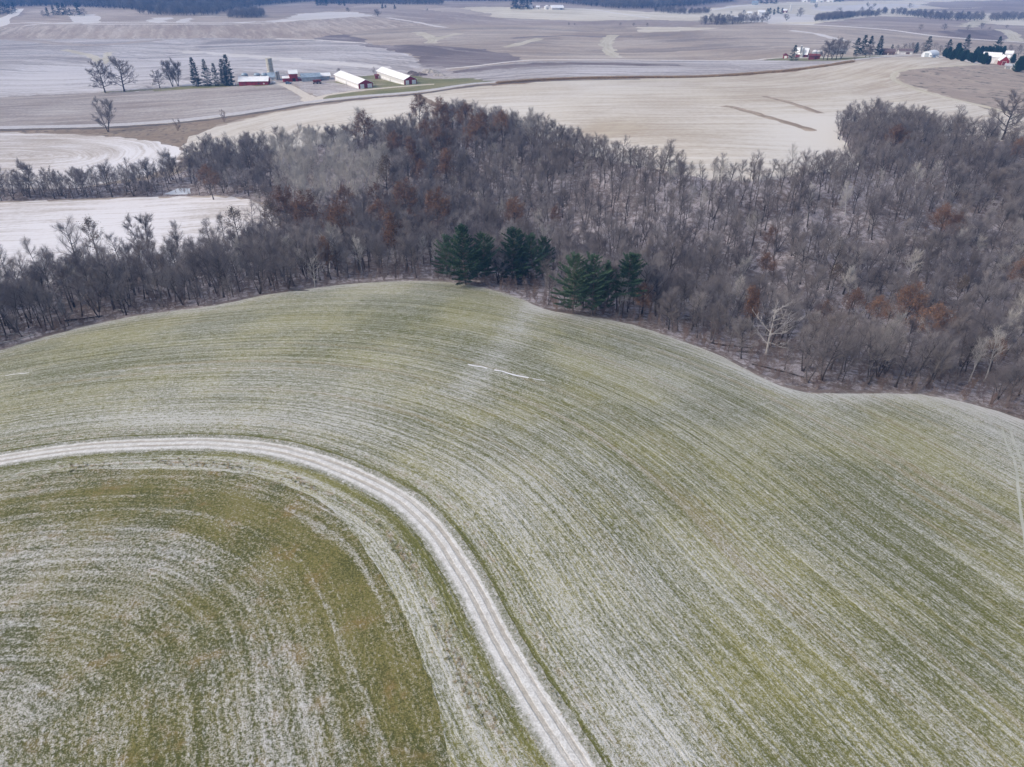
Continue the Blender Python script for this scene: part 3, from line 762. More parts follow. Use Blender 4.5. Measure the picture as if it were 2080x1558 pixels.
def leaf_quads(tips, rg, n, size, spread=0.25):
    c = tips[rg.integers(0, len(tips), n)] + rg.normal(0, spread, (n, 3))
    a = rg.normal(0, 1, (n, 3)); a /= np.linalg.norm(a, axis=1)[:, None]
    b = rg.normal(0, 1, (n, 3)); b -= (a * b).sum(1)[:, None] * a; b /= np.linalg.norm(b, axis=1)[:, None]
    s = size * rg.uniform(0.6, 1.2, (n, 1))
    V = np.stack([c - a * s, c - b * s * 0.55, c + a * s, c + b * s * 0.55], 1).reshape(-1, 3)
    return V, np.arange(4 * n).reshape(n, 4)

def conifer(seed, h=16.0, base=0.12, whorl=0.55, reach=0.26, droop=0.1, upturn=0.5, nb=6, tuft=7, blade=0.36, irregular=0.25, r0=0.22, top_pow=0.75, bw=0.035):
    """needle tree: whorls of limbs carrying plumes of thin blades"""
    rg = np.random.default_rng(seed)
    A = Limbs(); bl_c, bl_d, bl_s = [], [], []
    pts, _ = chain((0, 0, -0.4), (rg.normal(0, .02), rg.normal(0, .02), 1), h + 0.4, 8, rg, (0, 0, .2), 0.012)
    A.add(pts, r0 * (1 - np.linspace(0, 1, 8) * 0.92), 6)
    z = base * h; w = 0
    lobes = rg.uniform(0, 6.28, 3)
    while z < h * 0.985:
        t = (z / h - base) / (1 - base)
        for k in range(nb):
            if rg.random() < irregular * 0.35: continue
            az = k * 6.28 / nb + w * 0.7 + rg.uniform(-.35, .35)
            prof = (1 - t) ** top_pow * min(1.0, 0.55 + t * 3.0)
            L = h * reach * prof * (1 + irregular * math.sin(az * 2 + lobes[0] + t * 5) + rg.uniform(-irregular, irregular)) + 0.35
            p, _ = at_t(pts, (z + 0.4) / (h + 0.4))
            d = np.array([math.cos(az), math.sin(az), -droop + 0.55 * t])
            bp, _ = chain(p, d, L, 5, rg, (0, 0, upturn), 0.05)
            A.add(bp, np.linspace(0.05, 0.012, 5) * (r0 / 0.22), 3)
            nt = max(3, int(L / 0.30))
            for j in range(nt):
                u = 0.22 + 0.78 * (j + rg.uniform(0, 1)) / nt
                q, qd = at_t(bp, min(u, 1.0))
                wd = L * 0.22 * (1.1 - u) + 0.12
                lat = unit(np.cross(qd, (0, 0, 1.0)))
                for _ in range(tuft):
                    o_ = lat * rg.uniform(-wd, wd)
                    bl_c.append(q + o_ + rg.normal(0, 0.05, 3))
                    bl_d.append(unit(qd * 0.8 + o_ * 0.9 / (wd + .05) * 0.5 + np.array([0, 0, rg.uniform(-0.15, 0.55)]) + rg.normal(0, .22, 3)))
                    bl_s.append(blade * rg.uniform(0.7, 1.25))
        z += whorl * rg.uniform(0.75, 1.25) * (1 - 0.35 * t); w += 1
    c = np.array(bl_c); d = np.array(bl_d); s = np.array(bl_s)[:, None]
    n_ = rg.normal(0, 1, c.shape); sd = np.cross(d, n_); sd /= np.linalg.norm(sd, axis=1)[:, None] + 1e-9
    V = np.stack([c - sd * bw, c + sd * bw, c + d * s + sd * bw * .4, c + d * s - sd * bw * .4], 1).reshape(-1, 3)
    return A, V, np.arange(4 * len(c)).reshape(-1, 4)

def bark(name, a, c, var=0.5, rough=0.9):
    b = NB(name, rough)
    n = b.noise(b.obj(), 1.3, 3, 0.6)
    col = b.mix(b.step(n, 0.3, 0.7), a, c)
    k = b.rand()
    col2 = b.mix(b.step(k, 0.0, 1.0), tuple(x * (1 - var) for x in a), tuple(min(1, x * (1 + var)) for x in c))
    return b.out(b.mix(0.5, col, col2))
def twig_mat(name, cols):
    """fine twigs; every tree takes its own tone between the given ones"""
    b = NB(name, 0.95)
    n = b.node("ShaderNodeValToRGB"); b.put(n.inputs[0], b.rand())
    e = n.color_ramp.elements
    e[0].position = 0; e[0].color = (*cols[0], 1); e[1].position = 1; e[1].color = (*cols[-1], 1)
    for i, c_ in enumerate(cols[1:-1]):
        x = e.new((i + 1) / (len(cols) - 1)); x.color = (*c_, 1)
    return b.out(n.outputs[0])
def leaf_mat(name, a, c, e=None):
    b = NB(name, 0.85)
    f = b.step(b.noise(b.obj(), 0.9, 3, 0.6), 0.3, 0.7)
    k = b.add(b.mul(f, 0.5), b.mul(b.rand(), 0.5))
    col = b.mix(b.step(k, 0.15, 0.85), a, c)
    if e: col = b.mix(b.step(b.noise(b.obj(), 3.0, 2), 0.55, 0.7), col, e)
    return b.out(col)

MB_BARK = bark("grey_bark", (0.038, 0.033, 0.033), (0.095, 0.084, 0.082))
MB_TWIG = twig_mat("grey_twigs", [(0.125, 0.110, 0.116), (0.220, 0.198, 0.200), (0.160, 0.146, 0.158), (0.275, 0.252, 0.250), (0.175, 0.150, 0.142), (0.33, 0.305, 0.305)])
MB_PALE_BARK = bark("pale_bark", (0.42, 0.40, 0.38), (0.60, 0.58, 0.55), 0.15)
MB_PALE_TWIG = twig_mat("pale_twigs", [(0.34, 0.32, 0.30), (0.50, 0.475, 0.445), (0.42, 0.40, 0.38)])
MB_DEAD = bark("bleached_wood", (0.30, 0.285, 0.275), (0.44, 0.42, 0.41), 0.1)
MB_RUSSET = leaf_mat("russet_leaves", (0.120, 0.064, 0.040), (0.215, 0.122, 0.074), (0.17, 0.105, 0.070))
MB_DARKLEAF = leaf_mat("withered_leaves", (0.075, 0.055, 0.035), (0.12, 0.085, 0.055))
MB_PINE = leaf_mat("pine_needles", (0.030, 0.068, 0.042), (0.080, 0.138, 0.080), (0.125, 0.180, 0.105))
MB_SPRUCE = leaf_mat("spruce_needles", (0.010, 0.028, 0.026), (0.026, 0.058, 0.050))
MB_CEDAR = leaf_mat("cedar_scales", (0.012, 0.040, 0.030), (0.030, 0.078, 0.055))
MB_PINEBARK = bark("pine_bark", (0.10, 0.080, 0.070), (0.17, 0.14, 0.125))
MB_SHRUB = twig_mat("shrub_twigs", [(0.17, 0.115, 0.098), (0.25, 0.21, 0.20), (0.14, 0.11, 0.11), (0.22, 0.155, 0.12)])

PROTO = {}       # name -> (list of (part name, mesh), height)
def proto_bare(key, mats=(None, None), leaves=None, **kw):
    A, B, tips = bare_tree(**kw)
    parts = [("trunk", mesh_from(key + "_trunk", *A.arrays(), mats[0] or MB_BARK)), ("crown", mesh_from(key + "_crown", *B.arrays(), mats[1] or MB_TWIG))]
    if leaves:
        n, size, mat = leaves
        parts.append(("leaves", mesh_from(key + "_leaves", *leaf_quads(tips, np.random.default_rng(kw['seed'] + 5), n, size), mat)))
    PROTO[key] = (parts, kw.get('h', 12.0))
def proto_conifer(key, mat, **kw):
    A, V, Fq = conifer(**kw)
    PROTO[key] = ([("trunk", mesh_from(key + "_trunk", *A.arrays(), MB_PINEBARK)), ("crown", mesh_from(key + "_crown", V, Fq, mat))], kw.get('h', 16.0))

# forest-grown trees
proto_bare("slender", seed=1, clear=0.45, limbs=12, spread=0.29, tilt=58, up=.30, r0=.12, twigs=0.94, sub=9)
proto_bare("straight", seed=2, clear=0.40, limbs=14, spread=0.35, tilt=62, up=.30, r0=.16, lean=0.02, twigs=1.01, sub=9)
proto_bare("leaning", seed=3, clear=0.36, limbs=13, spread=0.35, tilt=60, up=.30, r0=.15, lean=0.20, twigs=0.94, sub=9)
proto_bare("forked", seed=4, clear=0.38, limbs=15, spread=0.33, tilt=60, up=.30, r0=.18, forks=2, twigs=0.94, sub=9)
proto_bare("broad", seed=5, clear=0.30, limbs=16, spread=0.46, tilt=70, up=.40, r0=.20, twigs=1.15, sub=9)
proto_bare("bushy", seed=6, clear=0.24, limbs=17, spread=0.39, tilt=66, up=.40, r0=.15, twigs=1.37, sub=9)
proto_bare("crooked", seed=7, clear=0.32, limbs=13, spread=0.40, tilt=68, up=.2, r0=.18, wob=.2, lean=0.11, twigs=0.86, sub=9)
proto_bare("many_stemmed", seed=8, clear=0.28, limbs=17, spread=0.32, tilt=56, up=.25, r0=.15, forks=3, twigs=1.01, sub=9)
proto_bare("sparse", seed=9, clear=0.42, limbs=11, spread=0.30, tilt=60, up=.3, r0=.14, twigs=0.50, sub=9)
proto_bare("sparse_tall", seed=10, clear=0.50, limbs=10, spread=0.26, tilt=58, up=.3, r0=.15, twigs=0.50, lean=0.09, sub=9)
# special ones
proto_bare("russet_round", seed=21, clear=.25, limbs=15, spread=.46, tilt=66, up=.4, r0=.18, twigs=.8, leaves=(5200, .15, MB_RUSSET))
proto_bare("russet_thin", seed=22, clear=.3, limbs=13, spread=.42, tilt=62, up=.4, r0=.16, twigs=.9, leaves=(3400, .15, MB_RUSSET))
proto_bare("russet_tall", seed=23, clear=.3, limbs=12, spread=.28, tilt=50, up=.5, r0=.16, twigs=.8, leaves=(3600, .15, MB_RUSSET))
proto_bare("dark_leaf", seed=24, clear=.25, limbs=12, spread=.38, tilt=60, up=.4, r0=.17, twigs=.9, leaves=(2000, .15, MB_DARKLEAF))
proto_bare("pale_round", seed=31, mats=(MB_PALE_BARK, MB_PALE_TWIG), clear=.35, limbs=16, spread=.44, tilt=56, up=.45, r0=.14, twigs=1.9)
proto_bare("pale_tall", seed=32, mats=(MB_PALE_BARK, MB_PALE_TWIG), clear=.4, limbs=15, spread=.36, tilt=48, up=.4, r0=.14, twigs=1.6)
proto_bare("birch", seed=33, mats=(MB_DEAD, MB_PALE_TWIG), clear=.35, limbs=13, spread=.30, tilt=46, up=.4, r0=.15, twigs=.9)
proto_bare("dead", seed=34, mats=(MB_DEAD, MB_DEAD), clear=.22, limbs=13, spread=.46, tilt=66, up=.3, r0=.20, twigs=.35, sub=5, wob=.17, twr=.028)
proto_bare("dead_snag", seed=35, mats=(MB_DEAD, MB_DEAD), clear=.4, limbs=7, spread=.3, tilt=45, up=.4, r0=.15, twigs=.3, sub=4, wob=.17, twr=.028, forks=2)
# open-grown and hedgerow trees
proto_bare("open_oak", seed=41, clear=.17, limbs=18, spread=.60, tilt=84, up=.35, r0=.26, twigs=1.9, wob=.15, sub=7, twr=.03)
proto_bare("open_oak_b", seed=42, clear=.20, limbs=17, spread=.58, tilt=80, up=.35, r0=.25, twigs=1.9, wob=.16, sub=7, twr=.03)
proto_bare("vase", seed=43, clear=.12, limbs=18, spread=.42, tilt=46, up=.3, r0=.17, forks=3, twigs=1.8, twr=.026)
proto_bare("hedge_round", seed=44, clear=.10, limbs=18, spread=.54, tilt=72, up=.6, r0=.17, forks=2, twigs=1.6, twr=.022)
proto_bare("far_round", seed=45, clear=.10, limbs=18, spread=.60, tilt=76, up=.6, r0=.3, forks=2, twigs=1.4, twr=.055, sub=5)
proto_bare("far_broad", seed=46, clear=.15, limbs=16, spread=.62, tilt=78, up=.5, r0=.3, twigs=1.5, twr=.055, sub=5)
# shrubs
for i in range(3):
    proto_bare("shrub%d" % i, mats=(MB_SHRUB, MB_SHRUB), seed=51 + i, h=3.0, clear=.08, limbs=12, spread=.45, tilt=50, up=.5, r0=.035, forks=3, twigs=.8, twr=.012, sub=4)
# dead grass tufts
def tuft(key, seed, mat, n=22):
    rg = np.random.default_rng(seed); A = Limbs()
    for _ in range(n):
        az = rg.uniform(0, 6.28); t = rg.uniform(.05, .7)
        q = np.array([rg.normal(0, .10), rg.normal(0, .10), -.03])
        bp, _ = chain(q, (math.cos(az) * t, math.sin(az) * t, 1), rg.uniform(.5, 1.0), 3, rg, (math.cos(az) * .5, math.sin(az) * .5, -.3), .1)
        A.add(bp, [.022, .016, .004], 3)
    PROTO[key] = ([("blades", mesh_from(key, *A.arrays(), mat))], 1.0)
MB_DRY = twig_mat("dry_grass_blades", [(0.42, 0.34, 0.21), (0.55, 0.47, 0.33), (0.35, 0.27, 0.16)])
MB_GREEN = twig_mat("green_grass_blades", [(0.085, 0.105, 0.030), (0.15, 0.155, 0.050), (0.20, 0.175, 0.070)])
MB_STALK = twig_mat("dry_stalk_blades", [(0.36, 0.26, 0.165), (0.48, 0.36, 0.235), (0.30, 0.215, 0.135)])
tuft("dry_tuft", 81, MB_DRY); tuft("stalks", 83, MB_STALK, 26); tuft("green_tuft", 82, MB_GREEN)
# needle trees
proto_conifer("pine_broad", MB_PINE, seed=61, h=15, base=.12, reach=.34, irregular=.45, top_pow=.6, whorl=.75, upturn=.55, tuft=16, bw=.05)
proto_conifer("pine_full", MB_PINE, seed=62, h=15, base=.08, reach=.38, irregular=.40, top_pow=.7, whorl=.7, upturn=.5, tuft=16, bw=.05)
proto_conifer("pine_narrow", MB_PINE, seed=63, h=15, base=.38, reach=.24, irregular=.45, top_pow=.6, whorl=.6, upturn=.6, tuft=16, bw=.05)
proto_conifer("pine_gappy", MB_PINE, seed=64, h=15, base=.16, reach=.32, irregular=.6, top_pow=.6, whorl=.95, upturn=.5, tuft=16, bw=.05)
proto_conifer("spruce", MB_SPRUCE, seed=71, h=18, base=.03, reach=.23, droop=.28, upturn=.28, nb=7, irregular=.36, top_pow=.9, tuft=8, blade=.6, bw=.07, whorl=.8)
proto_conifer("spruce_narrow", MB_SPRUCE, seed=72, h=18, base=.04, reach=.18, droop=.3, upturn=.3, nb=6, irregular=.42, top_pow=.85, tuft=8, blade=.6, bw=.07, whorl=.85)
proto_conifer("spruce_ragged", MB_SPRUCE, seed=73, h=18, base=.06, reach=.22, droop=.25, upturn=.3, nb=6, irregular=.6, top_pow=.75, tuft=9, blade=.7, bw=.08, whorl=.95)
proto_conifer("cedar", MB_CEDAR, seed=74, h=9, base=.01, reach=.30, droop=.02, upturn=.8, nb=8, irregular=.25, top_pow=.6, tuft=11, blade=.4, whorl=.4, bw=.08)

USED = set()
def plant(key, loc, h, label, cat="tree", name="bare_tree", group=None, rz=None, sx=1.0, rg=None):
    parts, h0 = PROTO[key]
    k = h / h0
    e = bpy.data.objects.new(name, None); COL.objects.link(e)
    e.empty_display_size = 0.5
    e.location = loc; e.rotation_euler = (0, 0, rng.uniform(0, 6.28) if rz is None else rz); e.scale = (k * sx, k * sx, k)
    for pn, me in parts:
        c = bpy.data.objects.new(pn, me); COL.objects.link(c); c.parent = e
    return tag(e, label, cat, group)

def mass(name, label, pts, rot, scl, pick, keys, kind="stuff"):
    """one object: many trees of a far-off wood, set out on the points"""
    me = bpy.data.meshes.new(name)
    me.vertices.add(len(pts)); me.vertices.foreach_set("co", np.asarray(pts, np.float32).ravel())
    for nm, t, val in (("turn", 'FLOAT', rot), ("size", 'FLOAT', scl), ("pick", 'INT', pick)):
        a = me.attributes.new(nm, t, 'POINT'); a.data.foreach_set("value", np.asarray(val, np.float32 if t == 'FLOAT' else np.int32))
    me.update()
    o = bpy.data.objects.new(name, me); COL.objects.link(o)
    col = bpy.data.collections.new(name + "_kinds")
    for i, k in enumerate(keys):
        parts, h0 = PROTO[k]
        vs, fs, ids, mats, off = [], [], [], [], 0
        for j, (pn, m_) in enumerate(parts):
            v = np.empty(len(m_.vertices) * 3, np.float32); m_.vertices.foreach_get("co", v)
            f = np.empty(len(m_.loops), np.int32); m_.loops.foreach_get("vertex_index", f)
            vs.append(v.reshape(-1, 3) / h0); fs.append(f.reshape(-1, 4) + off); ids.append(np.full(len(f) // 4, j)); mats.append(m_.materials[0]); off += len(v) // 3
        jm = mesh_from("tree_kind", np.vstack(vs), np.vstack(fs), None, np.concatenate(ids), mats)
        col.objects.link(bpy.data.objects.new("kind_%02d" % i, jm))
    ng = bpy.data.node_groups.new(name, 'GeometryNodeTree')
    ng.interface.new_socket("Geometry", in_out='INPUT', socket_type='NodeSocketGeometry')
    ng.interface.new_socket("Geometry", in_out='OUTPUT', socket_type='NodeSocketGeometry')
    N = ng.nodes; gi = N.new("NodeGroupInput"); go = N.new("NodeGroupOutput")
    ip = N.new("GeometryNodeInstanceOnPoints"); ci = N.new("GeometryNodeCollectionInfo")
    ci.inputs["Collection"].default_value = col; ci.inputs["Separate Children"].default_value = True; ci.inputs["Reset Children"].default_value = True
    def at(nm, t):
        a = N.new("GeometryNodeInputNamedAttribute"); a.data_type = t; a.inputs["Name"].default_value = nm; return a.outputs["Attribute"]
    cx = N.new("ShaderNodeCombineXYZ")
    L = ng.links.new
    L(gi.outputs[0], ip.inputs["Points"]); L(ci.outputs[0], ip.inputs["Instance"]); ip.inputs["Pick Instance"].default_value = True
    L(at("pick", 'INT'), ip.inputs["Instance Index"]); L(at("turn", 'FLOAT'), cx.inputs[2]); L(cx.outputs[0], ip.inputs["Rotation"])
    L(at("size", 'FLOAT'), ip.inputs["Scale"]); L(ip.outputs[0], go.inputs[0])
    md = o.modifiers.new("trees", 'NODES'); md.node_group = ng
    return tag(o, label, None, None, kind)

def scatter(poly, step, keep=None):
    """jittered points inside a world polygon"""
    p = np.asarray(poly); lo, hi = p.min(0), p.max(0)
    nx, ny = int((hi[0] - lo[0]) / step) + 1, int((hi[1] - lo[1]) / step) + 1
    gx, gy = np.meshgrid(np.arange(nx), np.arange(ny))
    q = np.stack([lo[0] + (gx + 0.5 * (gy % 2) + rng.uniform(-.42, .42, gx.shape)) * step, lo[1] + (gy + rng.uniform(-.42, .42, gx.shape)) * step], -1).reshape(-1, 2)
    return q[inside(q, p)]
def to_pix(p):
    p = np.asarray(p, float) - np.array([0, 0, CAM_Z])
    dz = p[..., 1] * CP - p[..., 2] * SP
    return np.stack([1040 + FPX * p[..., 0] / dz, 779 - FPX * (p[..., 1] * SP + p[..., 2] * CP) / dz], -1), dz
def height_for(p, hpx):
    """metres of a thing standing at p that reads hpx high in the photograph"""
    a, dz = to_pix(p)
    b, _ = to_pix(np.asarray(p) + np.array([0, 0, 10.0]))
    return 10.0 * hpx / max(1e-3, a[1] - b[1])

# ------------------------------------------------------------------ planting
TAKEN = []
def put(key, u, v, hpx, label, name="bare_tree", cat="tree", group=None, sx=1.0):
    if "white dead tree with spreading" in label: sx = 1.45
    p = g1(u, v); TAKEN.append(p[:2])
    return plant(key, p, height_for(p, hpx), label, cat, name, group, sx=sx)

# pines at the edge of the grass
PG = "white pines at the edge of the wood"
for key, u, v, h, sx, lb in [
    ("pine_gappy", 908, 562, 84, 1.0, "thin dark green pine at the open end of the pine clump, beside the white birch"),
    ("pine_full", 946, 578, 122, 0.95, "tall pointed green pine with the biggest skirt, second from the white birch"),
    ("pine_broad", 984, 572, 100, 1.0, "green pine with drooping side limbs before the gap in the pines"),
    ("pine_full", 1040, 572, 110, 1.0, "tall green pine just past the gap between the pine clumps"),
    ("pine_broad", 1078, 575, 100, 0.9, "dense green pine in the middle of the second pine clump"),
    ("pine_broad", 1102, 563, 84, 0.8, "shorter green pine closing the second pine clump, beside a pale bush"),
    ("pine_broad", 1163, 636, 122, 1.0, "wide green pine with limbs to the ground in the lowest clump"),
    ("pine_gappy", 1202, 640, 124, 0.95, "open green pine with bare trunk showing in the lowest clump"),
    ("pine_gappy", 1226, 638, 106, 0.85, "small green pine squeezed into the lowest pine clump"),
    ("pine_narrow", 1263, 642, 126, 1.15, "slim green pine on a tall bare trunk at the end of the pines")]:
    put(key, u, v, h * 0.96, lb, "pine_tree", "pine", PG, sx)

# oaks that kept their brown leaves: crown middle, crown width in pixels
OG = "russet oaks scattered through the wood"
RUS = [(853,222,36,"round","on the crest of the wood nearest the hog barns"),(895,230,44,"round","below the dark crest tree of the wood"),(942,236,40,"thin","under the highest dark tree on the wood's crest"),
 (977,246,30,"thin","beyond the crest tree, by the stubble field"),(1022,252,44,"thin","along the stubble edge beside the crest"),(741,260,52,"round","at the far edge of the wood below the farm drive"),
 (897,262,46,"thin","in the line of oaks under the wood's crest"),(866,271,36,"thin","small one in the upper wood above the grey aspens"),(966,270,44,"round","pale orange one on the upper slope of the wood"),
 (902,293,46,"thin","halfway up the wood above the tall orange oak"),(809,290,34,"thin","small one above the pale aspen grove"),(848,312,44,"tall","orange upright one in the middle of the upper wood"),
 (901,336,40,"tall","bright upright one below the orange oak of the upper wood"),(788,350,48,"dark","dull brown one beside the pale aspen grove"),(857,347,34,"thin","faint one beside the bright upright oak"),
 (590,420,46,"round","deep rust one where the left field meets the wood"),(634,432,60,"round","widest deep rust one below the aspen grove"),(704,455,52,"round","low rust one below the widest rust oak"),
 (824,410,50,"round","rust one in the middle of the wood above the pines"),(887,431,60,"round","bright rust one above the first pine clump"),(774,440,42,"thin","pale brown one left of the bright rust oak"),
 (708,403,34,"thin","dull one at the foot of the aspen grove"),(765,400,40,"thin","dull one between the aspens and the rust oaks"),(803,472,34,"tall","tall thin one above the leaning white trunk"),
 (673,517,26,"tall","small lone orange one in the lower left wood"),(1042,436,38,"round","rust one just above the second pine clump"),(1124,438,28,"thin","small faint one above the pale bush by the pines"),
 (1555,480,22,"thin","tiny one on the bare hillside"),(1553,538,28,"thin","small one on the slope above the white dead tree"),(1526,622,34,"tall","tall bright orange one next to the white dead tree"),
 (1296,604,26,"thin","small dull one just past the last pine"),(1902,448,40,"round","orange one high in the right-hand wood"),(1932,455,34,"thin","fainter one beside the high orange oak"),
 (1934,590,46,"dark","dark brown one above the bright wide oak"),(1822,625,58,"round","bright wide orange one in the lower right wood"),(1776,632,42,"thin","tan spreading one touching the bright wide oak"),
 (1884,655,58,"thin","large tan-orange one right of the bright wide oak"),(1688,561,38,"dark","dark one on the lower hillside"),(1727,609,26,"thin","small orange one above the tan spreading oak"),
 (1667,634,38,"thin","dull one between the dead tree and the tan oak"),(2059,550,46,"thin","dull orange one at the frame's right edge"),(1815,280,40,"thin","tan one in the wood's far right lobe"),
 (2055,302,36,"thin","brown one behind the big lone oak"),(1918,668,34,"thin","small one below the tan-orange oak"),(2009,712,40,"thin","brown one behind the twin white birches"),
 (434,362,36,"thin","rusty one beside the frozen pond"),(490,450,44,"dark","dark-leaved one at the tip of the left field"),(560,438,46,"dark","brown one between field tip and rust oaks")]
for u, vc, w, shp, where in RUS:
    k = {"round": "russet_round", "thin": "russet_thin", "tall": "russet_tall", "dark": "dark_leaf"}[shp]
    b0 = g1(u, vc + 30)
    hm = {"round": w * 1.25, "thin": w * 1.3, "tall": w * 1.9, "dark": w * 1.3}[shp] / px_per_m(b0)
    hm = min(14.0, max(7.5, w * {'round': 1.6, 'thin': 1.6, 'tall': 2.6, 'dark': 1.5}[shp] / px_per_m(b0)))
    hp = hm * px_per_m(b0) * 0.95
    hp *= 1.2 if u < 1100 else 1.1
    put(k, u, vc + hp * 0.66, hp, "russet-leaved oak, " + where, "oak_tree", "oak", OG, sx=1.08)

# pale aspens and birches: top pixel row, base pixel row
AG = "pale aspens of the grove in the wood"
ASP = [(712,368,420),(735,372,424),(755,376,430),(770,362,416),(700,322,380),(678,318,374),(640,318,374),(575,318,372),(600,312,368),(588,332,388),(612,336,392),(630,330,386),(650,334,392),(668,340,398),(690,332,392),(705,345,402),(722,340,396),(742,350,404),(760,352,404),
       (640,352,410),(660,356,414),(618,356,408),(680,362,416),(648,372,428),(668,376,432),(632,368,424),(598,296,346),(622,302,352)]
awh = ["topmost", "at the far end", "at the near left", "beside the tall white stem", "in the middle"]
def grove_poly():
    return ground(np.array([560., 590, 640, 720, 785, 795, 700, 640, 590]), np.array([330., 306, 300, 330, 350, 412, 420, 444, 420]))[:, :2]
for i, (u, vt, vb) in enumerate(ASP):
    put(["pale_round", "pale_tall"][i % 2], u, vb, vb - vt, "pale silvery aspen with a hazy crown in the aspen grove", "aspen_tree", "aspen", AG)
for q in scatter(grove_poly(), 6.5):
    if min(np.hypot(*(q - t_)) for t_ in TAKEN) > 3.2:
        TAKEN.append(q); plant(["pale_round", "pale_tall"][len(TAKEN) % 2], (q[0], q[1], float(H(q[0], q[1]))), rng.uniform(10, 13), "pale silvery aspen with a hazy crown in the aspen grove", "aspen", "aspen_tree", AG)
BIR = [("birch",882,486,545,"round white birch beside the first pine clump"),("birch",1019,462,520,"white birch standing behind the second pine clump"),("pale_round",1086,428,482,"whitish spreading tree above the second pine clump"),
 ("pale_round",1107,462,525,"pale bushy tree rising beside the second pine clump"),("birch",736,480,560,"thin white leaning stem in the lower left wood"),("pale_round",581,478,548,"pale feathery tree in the lower left wood"),
 ("dead",640,524,584,"bleached crooked tree at the edge of the left wood"),("pale_round",1500,520,578,"pale hazy tree on the lower hillside"),("dead",1557,630,720,"white dead tree with spreading bare limbs"),
 ("birch",1257,560,642,"thin white birch stem beside the last pine"),("dead_snag",1598,555,610,"white forked snag above the dead tree"),("birch",1888,325,385,"whitish tree high in the right wood"),
 ("dead_snag",2007,398,450,"white leaning snag near the right frame edge"),("birch",1999,670,775,"taller of the two white birches in the lower right wood"),("birch",1968,690,778,"shorter of the two white birches in the lower right wood"),
 ("dead_snag",1928,372,422,"pale bent snag in the right wood below the far lobe"),("birch",1702,395,442,"thin pale tree on the upper hillside"),("dead",373,500,558,"white dead crown in the left wood below the field"),
 ("dead_snag",258,518,566,"white dead branches at the left wood's top"),("dead_snag",236,522,568,"smaller white dead branches at the left wood's top"),("pale_round",497,510,575,"pale feathery crown in the middle of the left wood"),
 ("dead_snag",128,575,640,"whitish bare trunk leaning in the left wood"),("pale_tall",1015,408,460,"pale tree beside the rust oak above the pines"),("birch",530,392,440,"whitish stem where the field tip meets the wood"),
 ("pale_round",1100,232,290,"pale round tree on the stubble edge of the wood"),("pale_round",735,222,285,"pale round tree rising from the wood's far edge"),("pale_tall",1080,222,280,"pale upright tree beside the stubble field"),
 ("dead_snag",1725,620,690,"thin white snag among the tan oaks"),("birch",1858,640,700,"white stem beneath the tan-orange oak"),("pale_tall",2065,600,670,"pale tree cut by the right frame edge")]
for k, u, vt, vb, lb in BIR:
    put(k, u, vb, vb - vt, lb, "birch_tree" if "birch" in lb else "pale_tree", "tree", "pale trees in the wood")
# trees that stand clear of the wood
HG = "trees standing clear along the left fields"
for k, u, vb, hp, lb in [
 ("vase",300,528,88,"tall vase-shaped bare tree against the lower left snowy field"),("dark_leaf",200,532,84,"dark-leaved tree against the lower left snowy field"),("broad",160,545,92,"wide bare tree beside the dark-leaved tree"),
 ("slender",78,552,66,"thin leaning tree against the snowy field at far left"),("broad",14,560,56,"bare tree at the left frame edge above the wood"),("straight",245,535,62,"narrow grey tree between dark-leaved and vase-shaped trees"),
 ("bushy",362,500,50,"bushy tree by the lower left field's edge"),("forked",425,490,46,"forked tree by the lower left field's edge"),("bushy",455,482,50,"round tree by the field edge before the tip"),
 ("crooked",515,478,66,"dark crooked tree at the tip of the lower left field"),("crooked",540,470,58,"crooked tree among brown leaves at the field tip"),
 ("hedge_round",28,405,54,"round bare tree in the hedgerow at the left frame edge"),("vase",62,402,72,"tall vase-shaped tree in the left hedgerow"),("hedge_round",112,404,58,"roundest bare tree in the left hedgerow"),
 ("hedge_round",178,400,52,"low round tree in the left hedgerow"),("broad",228,400,68,"dark taller tree in the left hedgerow"),("hedge_round",272,398,56,"dark round tree right of the taller hedgerow tree"),("bushy",300,398,44,"low bushy tree at the hedgerow's end"),
 ("crooked",330,396,34,"small dark tree beside the frozen pond"),("bushy",150,403,46,"bushy low tree between round hedgerow trees"),("bushy",205,401,44,"bushy low tree beside the dark taller tree"),("bushy",350,350,44,"bare tree at the near corner of the curved-row field"),
 ("bushy",4,408,44,"bushy tree cut by the left edge in the hedgerow")]:
    put(k, u, vb, hp, lb, "bare_tree", "tree", HG)
FG = "trees standing alone round the farms"
for k, u, vb, hp, lb in [
 ("open_oak",214,188,58,"broad leaning bare oak farthest along the field from the barns"),("open_oak_b",253,186,62,"broad bare oak with spreading limbs, second from the left"),("open_oak",325,179,33,"small bare apple-like tree between oaks and spruces"),
 ("vase",351,176,54,"bare multi-stemmed tree beside the spruces"),("vase",362,175,48,"second stem cluster of the bare trees beside the spruces"),("vase",220,268,66,"tall open bare tree in the ditch by the road"),
 ("shrub1",455,248,24,"round dark bush in the roadside ditch"),("shrub0",362,266,24,"low tangled bush in the roadside ditch"),("open_oak",2036,284,88,"large lone bare oak at the wood's far right corner"),
 ("hedge_round",690,153,14,"small bush behind the left hog barn"),("shrub2",760,149,12,"small bush between the two hog barns")]:
    put(k, u, vb, hp, lb, "shrub" if "bush" in lb else "bare_tree", "bush" if "bush" in lb else "tree", FG, 1.05)
SG = "dark spruces beside the red barns"
